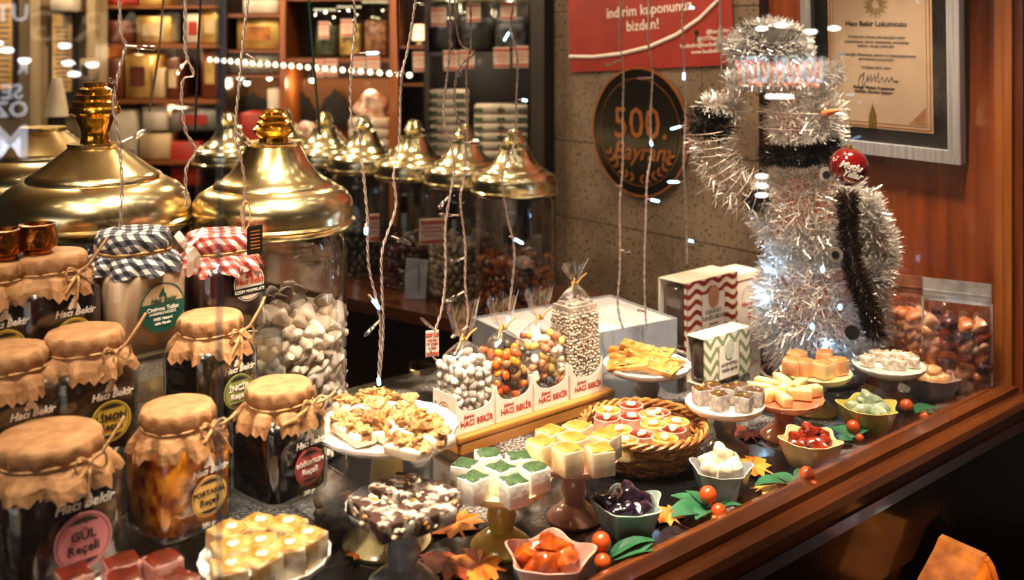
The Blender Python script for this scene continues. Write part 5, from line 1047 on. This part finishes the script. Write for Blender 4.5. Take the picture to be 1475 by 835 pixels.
# clear boxes of sweets
def clear_box(px0, py0, px1, py1, d, dep, m_in, label):
    a = at(px0, py1, d); b = at(px1, py0, d); w_, h_ = b.x-a.x, b.z-a.z
    t = thing('clear_sweet_box', label, 'box', ((a.x+b.x)/2, d+dep/2, at(px0, py1, d-.03).z+.0015), 0, 'clear boxes of sweets')
    ob('shell', rbox(w_, dep, h_, .004, 1), clear, t); ob('contents', rbox(w_*.9, dep*.9, h_*.66, .01, 2), m_in, t, (0, 0, .004)); ob('lid', MB().box((0, 0, h_+.003), (w_*1.02, dep*1.02, .006)), brass_old, t)
mg = M('dark_green_sweets', '#1c2416', .5, 0, '#4a5638', 60, 1); mgold = M('gold_sweets', '#8a6424', .35, 0, '#e0c070', 45, 1); mbr = M('brown_sweets', '#4a2c18', .5, 0, '#a87448', 60, 1); mdk = M('dark_sweets', '#120e0c', .4, 0, '#3c3a38', 60, 1)
clear_box(452, 16, 484, 83, SDp+.05, .18, mg, 'clear box of dark green sweets on the back shelf'); clear_box(486, 12, 520, 83, SDp+.05, .18, mgold, 'clear box of gold-wrapped sweets on the back shelf'); clear_box(522, 5, 559, 83, SDp+.05, .18, mbr, 'clear box of brown sweets on the back shelf')
CB = 3.0
cb = thing('glass_cabinet', 'dark display cabinet with white gift boxes beside the stone wall', 'cabinet', (0, 0, 0), 0)
def cpart(name, px0, py0, px1, py1, d, dep, m):
    a = at(px0, py1, d); b = at(px1, py0, d); return ob(name, MB().box(((a.x+b.x)/2, d+dep/2, (a.z+b.z)/2), (b.x-a.x, dep, b.z-a.z)), m, cb)
for x0, x1 in ((611, 617), (763, 769)): cpart('upright', x0, -60, x1, 420, CB, .3, dark_wood)
cpart('back_board', 611, -60, 800, 420, CB+.3, .02, M('cabinet_back', '#17110d', .5, 0, '#2a1e14', 8))
for y0, y1 in ((75, 80), (232, 238), (-4, 0)): cpart('shelf_board', 617, y0, 763, y1, CB+.02, .27, dark_wood)
clear_box(622, 2, 659, 75, CB+.05, .18, mdk, 'clear box of dark sweets, first in the cabinet'); clear_box(662, 2, 709, 75, CB+.05, .18, mdk, 'clear box of dark sweets, middle of the cabinet'); clear_box(712, 2, 761, 75, CB+.05, .18, M('speckled_sweets', '#1c1a1a', .4, 0, '#6a6c70', 45, 1), 'clear box of speckled sweets, last in the cabinet')
# price tags
tag_m = M('tag_paper', '#d8c0ae', .6, 0, '#e8d6c6', 30); tag_r = M('tag_red', '#b04a38', .6, 0, '#c05a46', 30)
def price_tag(x0, y0, x1, y1, d, label, rz=0):
    a = at(x0, y1, d); b = at(x1, y0, d); w_, h_ = b.x-a.x, b.z-a.z
    t = thing('price_tag', label, 'tag', ((a.x+b.x)/2, d, (a.z+b.z)/2), rz, 'red and white price tags')
    ob('card', MB().box((0, 0, 0), (w_, .003, h_)), tag_m, t)
    ob('red_band', MB().box((0, -.002, h_*.36), (w_*.96, .001, h_*.13)), tag_r, t); ob('red_band', MB().box((0, -.002, -h_*.38), (w_*.96, .001, h_*.12)), tag_r, t)
    for k, z in enumerate((.16, .02, -.14)): ob('print_line', MB().box((0, -.002, h_*z), (w_*(.7, .85, .6)[k], .001, h_*.045)), tag_r, t)
for x0, y0, x1, y1, d, lab in ((459, 31, 474, 56, SDp+.045, 'price tag on the clear box of dark green sweets'), (491, 28, 508, 53, SDp+.045, 'price tag on the clear box of gold sweets'), (452, 86, 467, 111, SDp+.01, 'first price tag under the clear boxes on the shelf'), (469, 85, 486, 110, SDp+.01, 'second price tag under the clear boxes on the shelf'), (508, 82, 526, 108, SDp+.01, 'third price tag under the clear boxes on the shelf'), (528, 81, 547, 107, SDp+.01, 'fourth price tag under the clear boxes on the shelf'),
        (595, 75, 614, 103, SDp-.01, 'price tag beside the little shelf lamp'), (621, 11, 642, 38, CB+.04, 'price tag on the first dark box in the cabinet'), (672, 4, 692, 32, CB+.04, 'price tag on the middle box in the cabinet'), (721, 3, 744, 29, CB+.04, 'price tag on the speckled box in the cabinet'),
        (639, 73, 660, 102, CB+.01, 'first price tag on the cabinet shelf edge'), (662, 72, 683, 99, CB+.01, 'second price tag on the cabinet shelf edge'), (711, 68, 734, 98, CB+.01, 'third price tag on the cabinet shelf edge'), (739, 66, 761, 97, CB+.01, 'fourth price tag on the cabinet shelf edge'),
        (604, 315, 641, 352, 2.10, 'large tilted price tag in front of the nut jar'), (613, 476, 632, 513, 1.43, 'small price tag hanging from a light string'), (532, 308, 546, 348, 2.2, 'price tag seen sideways on the dark candy jar')):
    price_tag(x0, y0, x1, y1, d, lab, .3 if d < 2.5 else 0)
gb0 = at(598, 408, 2.13); gfb = thing('glassine_bag', 'grey glassine paper bag standing on the counter edge', 'bag', (gb0.x, gb0.y+.03, .001), RC+.5)
ob('paper', MB().rings([[(-.022, -.012, 0), (.022, -.012, 0), (.022, .012, 0), (-.022, .012, 0)], [(-.024, -.006, .05), (.024, -.008, .05), (.024, .008, .05), (-.024, .006, .05)], [(-.022, -.002, .085), (.026, -.002, .08), (.026, .002, .08), (-.022, .002, .085)]]), M('glassine', '#8a8e98', .5, 0, '#b0b4bc', 20), gfb)
ob('fold', MB().box((.006, -.010, .04), (.002, .002, .07)), M('glassine_fold', '#6e727c', .5), gfb)
# white gift boxes with green bows
wbx = M('white_box', '#c4b8a6', .5, 0, '#dcd0be', 30); gbow = M('green_bow', '#12402a', .6, 0, '#1c5a3a', 30); rrib = M('red_ribbon', '#a83424', .5)
def ribbon_box(x0, y0, x1, y1, d, label, red=False):
    o = bgbox(x0, y0, x1, y1, d, .12, wbx, 'ribbon_gift_box', label, 'box', 'white boxes with green bows'); w_ = (x1-x0)/F*d; h_ = (y1-y0)/F*d
    for k in (-.42, .0, .4) if x1-x0 > 60 else (-.38, .32):
        ob('green_bow', MB().prism([(-.011, -.006), (0, -.002), (.011, -.006), (.011, .006), (0, .002), (-.011, .006)], .003), gbow, o, (k*w_, -.0605, h_*.5))
    if red: ob('red_ribbon', MB().box((.0, -.0605, h_*.5), (.005, .002, h_)), rrib, o)
ordn = ['lowest', 'second', 'third', 'fourth', 'fifth', 'sixth', 'seventh', 'eighth']
for k in range(8): ribbon_box(617, 232-12.6*(k+1)+.6, 673, 232-12.6*k, CB+.05, 'white box with green bows, %s of the stack next to the upright' % ordn[k])
for k in range(6): ribbon_box(683, 232-13.2*(k+1)+.6, 760, 232-13.2*k, CB+.04, 'white box with green bows, %s of the ribboned stack near the stone wall' % ordn[k], k in (2, 3, 5))
for k in range(4): bgbox(502, 232-15*(k+1)+.8, 560, 232-15*k, SDp+.05, .16, palebox, 'white_carton', 'plain white carton, %s of the pile in the niche' % ordn[k], 'box', 'white cartons in the niche')
crk = M('crumpled_wrap', '#a87858', .2, 0, '#eadcd0', 35, 1, .6)
for px, py, r, lab in ((446, 200, .055, 'crumpled clear bag of red and white sweets in the niche'), (478, 205, .05, 'crumpled clear bag of cream sweets in the niche'), (535, 155, .055, 'clear wrapped bag lying on the white cartons')):
    p = at(px, py, SDp+.12); tag(ob('sweet_bag', lump(r, px, .25, 14, 10, (1.1, .8, .9)), crk, None, p), lab, 'bag', 'wrapped bags in the niche')
# small shelf lamp, LED garland along the shelf
lt = at(604, 58, SDp+.10); sl_ = thing('shelf_lamp', 'small warm lamp glowing in the dark bay', 'lamp', lt, 0)
ob('shade', MB().lathe([(.026, 0), (.018, .055)], 20), M('lamp_glow', (1, .62, .28), .5, 0, (1, .7, .36), 20, emit=1.6), sl_, smooth=True); ob('base', MB().lathe([(.014, -.016), (.014, -.012), (.004, -.008), (.004, 0)], 16), brass, sl_)
G0, G1 = at(303, 84, 3.3), at(590, 106, 2.7); gl_ = thing('bulb_garland', 'row of small warm bulbs strung in front of the shelves', 'string lights', G0, 0)
ob('cable', MB().tube([(0, 0, 0), tuple((G1-G0)*.5), tuple(G1-G0)], .003, 6), black, gl_)
wm = M('warm_bulb', (1, .82, .5), .3, 0, (1, .86, .58), 20, emit=3.2)
for k in range(25): ob('bulb', MB().ball((0, 0, 0), .0075, 10, 6), wm, gl_, tuple((G1-G0)*(k/24)+Vector((0, -.004, -.004))), smooth=True)
spt = M('spot_glow', (1, .9, .75), .3, 0, (1, .93, .8), 20, emit=3)
for px, py, lab in ((345, 111, 'small spotlight above the black arches, first'), (356, 119, 'small spotlight above the black arches, second'), (388, 112, 'small spotlight above the black arches, third'), (450, 115, 'small spotlight above the black arches, fourth')):
    p = at(px, py, 3.5); t = thing('niche_spotlight', lab, 'lamp', p, 0, 'niche spotlights'); ob('lens', MB().ball((0, 0, 0), .010, 12, 8), spt, t, smooth=True); ob('housing', MB().lathe([(.011, .004), (.013, .02), (.008, .03)], 14), black, t)
# left end of the shop: posts, framed price lists
lw = thing('panelled_partition', 'olive brown panelled partition with posts at the picture edge', 'partition', (0, 0, 0), 0)
def lpart(name, x0, y0, x1, y1, d, dep, m):
    a = at(x0, y1, d); b = at(x1, y0, d); return ob(name, MB().box(((a.x+b.x)/2, d+dep/2, (a.z+b.z)/2), (b.x-a.x, dep, b.z-a.z)), m, lw)
ol = M('olive_panel', '#5a4c38', .6, 0, '#75644a', 8, stretch=(6, 6, .5))
for k, (x0, x1) in enumerate(((-60, 20), (21, 42), (60, 92), (93, 124))): lpart('panel', x0, -60, x1, 420, 3.30, .03, ol)
for x0, x1 in ((43, 58), (125, 137)): lpart('post', x0, -60, x1, 420, 3.22, .1, M('post_grey', '#8a785c', .5, 0, '#a08c6c', 8, stretch=(6, 6, .5)))
for x0, y0, x1, y1, lab in ((-14, -10, 20, 142, 'tall gold-paper notice in dark frame at the picture edge'), (70, 18, 106, 144, 'tall gold-paper notice in dark frame between the two posts')):
    a = at(x0, y1, 3.26); b = at(x1, y0, 3.26); w_, h_ = b.x-a.x, b.z-a.z; t = thing('framed_notice', lab, 'picture', ((a.x+b.x)/2, 3.27, (a.z+b.z)/2), 0)
    ob('frame', MB().box((0, .01, 0), (w_, .02, h_)), shop_dark, t); sh = ob('sheet', MB().box((0, -.002, .01), (w_*.76, .006, h_*.88)), M('gold_sheet', '#a87f42', .5, 0, '#d2b07a', 10), t)
    for k in range(14): ob('print_line', MB().box((0, -.0055, h_*(.33-.052*k)), (w_*(.5 if k % 3 else .62), .001, .006)), grey_p, sh)
bgbox(72, -12, 105, 17, 3.18, .1, palebox, 'wall_box', 'pale box above the framed notice', 'box'); bgbox(114, 86, 131, 119, 3.14, .07, M('beige_switch', '#8a7a62', .5, 0, '#a0907a', 12), 'switch_box', 'beige switch box on the post', 'box', lid=shop_dark)
p = at(82, 192, 2.62); p.z = .356; t = thing('white_lampshade', 'white conical shade on a dark foot beside the post', 'lamp', p, 0); ob('shade', MB().lathe([(.03, 0), (.018, .07), (.012, .1)], 20), M('shade_white', '#b8a890', .6, 0, '#d0c2aa', 20), t, smooth=True); ob('foot', MB().lathe([(.004, -.10), (.022, -.02), (.022, -.001)], 16), shop_dark, t, smooth=True)
bgbox(-40, 232, 128, 420, 2.5, .3, M('mauve_counter', '#4a3430', .4, 0, '#5e443e', 12), 'side_counter', 'mauve brown counter behind the conical brass lids', 'counter')
# ================================================================== BELOW THE APRON: lit orange stone beside the street
os_ = at(1340, 822, 1.28); ost = thing('orange_block', 'rough orange stone lit from below at the foot of the window', 'stone', os_, .6)
orm = M('orange_stone', '#8a4412', .7, 0, '#d0802c', 30, .6)
ob('slab', MB().prism([(-.055, -.08), (.045, -.08), (.05, -.01), (.042, .005), (.040, .018), (.034, .026), (.026, .040), (.018, .038), (.010, .028), (-.02, .004), (-.05, -.02)], .06), orm, ost)
ob('chipped_edge', MB().tube([(.022, -.062, .036), (.034, -.062, .022), (.042, -.062, .004), (.048, -.062, -.03)], .004, 6), orm, ost); ob('white_patch', MB().prism([(-.02, -.07), (.004, -.07), (.006, -.014), (-.014, -.030)], .004), white_p, ost, (0, -.0605, 0))
lamp('SPOT', 'pavement_lamp', os_+Vector((.10, -.30, .02)), 4, (1, .55, .2), .02, os_, .5)
# ================================================================== ACROSS THE STREET (seen as reflections in the pane)
def mir(v): return v - N*(2*(v-W0).dot(N))
def mdir(v): return v - N*(2*v.dot(N))
def facing(px, d):
    v = Vector((-(px-737.5)/F, -1, 0)).normalized(); r_ = mdir(v); return math.atan2(r_.x, -r_.y)
vp = at(1125, 100, 3.2); ks = thing('kiosk_front', 'street kiosk with lit sign across the pavement', 'kiosk', mir(vp), facing(1125, 3.2))
ob('sign_board', MB().box((0, .03, 0), (.30, .05, .11)), M('sign_dark', '#101418', .4, 0, '#1a2028', 20), ks)
neon = M('neon_white', (.65, .85, 1), .4, 0, (.7, .9, 1), 20, emit=3.2); neon_r = M('neon_red', (1, .12, .06), .4, 0, (1, .16, .08), 20, emit=3)
txt(ks, 'LOKUM CITY', .122, neon_r, (.012, -.002, -.018), bold=.0, ext=.003, sx=.36); txt(ks, 'LOKUM CITY', .120, neon, (0, -.012, -.004), bold=.0, ext=.002, sx=.36)
for x, z in ((-.16, .13), (-.09, .12), (.0, .14), (.06, .13), (-.02, -.085), (.005, -.085), (.03, -.085), (.06, -.34), (.06, -.37), (.06, -.40)): ob('lamp', MB().ball((0, 0, 0), (.018, .006, .007), 12, 8), M('kiosk_lamp', (1, .95, .85), .3, 0, (1, .96, .88), 20, emit=16), ks, (x, -.01, z), smooth=True)
for x in (-.16, .16): ob('post', MB().box((x, .03, -.25), (.02, .04, .6)), M('kiosk_post', '#7a8a98', .4, 0, '#94a4b0', 20), ks)
ob('counter', MB().box((0, .06, -.45), (.34, .1, .03)), silverbox, ks)
vp = at(60, 120, 4.6); sf = thing('shop_facade', 'dim shop facade across the street with white lettering', 'facade', mir(vp), facing(60, 4.6))
K2 = 4.6/F
ob('wall', MB().box((0, .1, -.1), (2.4, .1, 1.8)), M('facade_wall', '#2a2018', .6, 0, '#3a2c20', 6), sf)
whl = M('white_neon', (.9, .92, 1), .4, 0, (.95, .95, 1), 20, emit=2.6)
for s, px, py, sz in (('UT', 22, 20, 26), ('SE', 22, 132, 22), ('OZ', 20, 157, 24), ('M', 20, 205, 50), ('R', 36, 98, 18)): txt(sf, s, sz*K2*1.3, whl, (-(px-60)*K2, -.01, -(py-120)*K2), bold=.02, ext=.004)
txt(sf, 'BARG', 62*K2, M('sign_gold', (.8, .6, .35), .4, 0, (.85, .65, .4), 20, emit=.8), (-(148-60)*K2, -.01, -(40-120)*K2), sx=1.35, ext=.006)
for px, py in ((2, 62), (16, 72), (38, 87), (90, 66), (95, 91), (127, 94), (103, 107)): ob('lamp', MB().ball((0, 0, 0), (.028, .01, .012), 12, 8), M('facade_lamp', (1, .96, .9), .3, 0, (1, .97, .92), 20, emit=16), sf, (-(px-60)*K2, -.02, -(py-120)*K2), smooth=True)

# unseen glowing front added behind the viewer for brass lid reflections and frontal fill
lf = thing('added_glow_front', 'row of lit shop windows on the far side of the street', 'facade', (-1.6, -3.0, .2), math.radians(-28+180))
ob('wall', MB().box((0, .06, .6), (4.2, .1, 2.6)), M('far_facade', '#1c1410', .7, 0, '#2a2018', 6), lf)
for k, (x, z, w_, h_) in enumerate(((-1.4, .55, .8, 1.1), (-.4, .55, .8, 1.1), (.7, .55, .9, 1.1), (1.6, .5, .5, 1.1))):
    f_ = ob('glow_panel_frame', MB().box((x, 0, z), (w_+.1, .04, h_+.1)), shelf_wood, lf); ob('glow_panel', MB().box((x, -.03, z), (w_, .01, h_)), M('fill_glow', ((1, .72, .42), (1, .85, .7), (.7, .82, 1), (1, .7, .4))[k], .5, 0, ((1, .78, .5), (1, .88, .75), (.75, .86, 1), (1, .75, .45))[k], 3, emit=2.2), f_)
    ob('mullion', MB().box((x, -.04, z), (.04, .02, h_)), shelf_wood, f_)
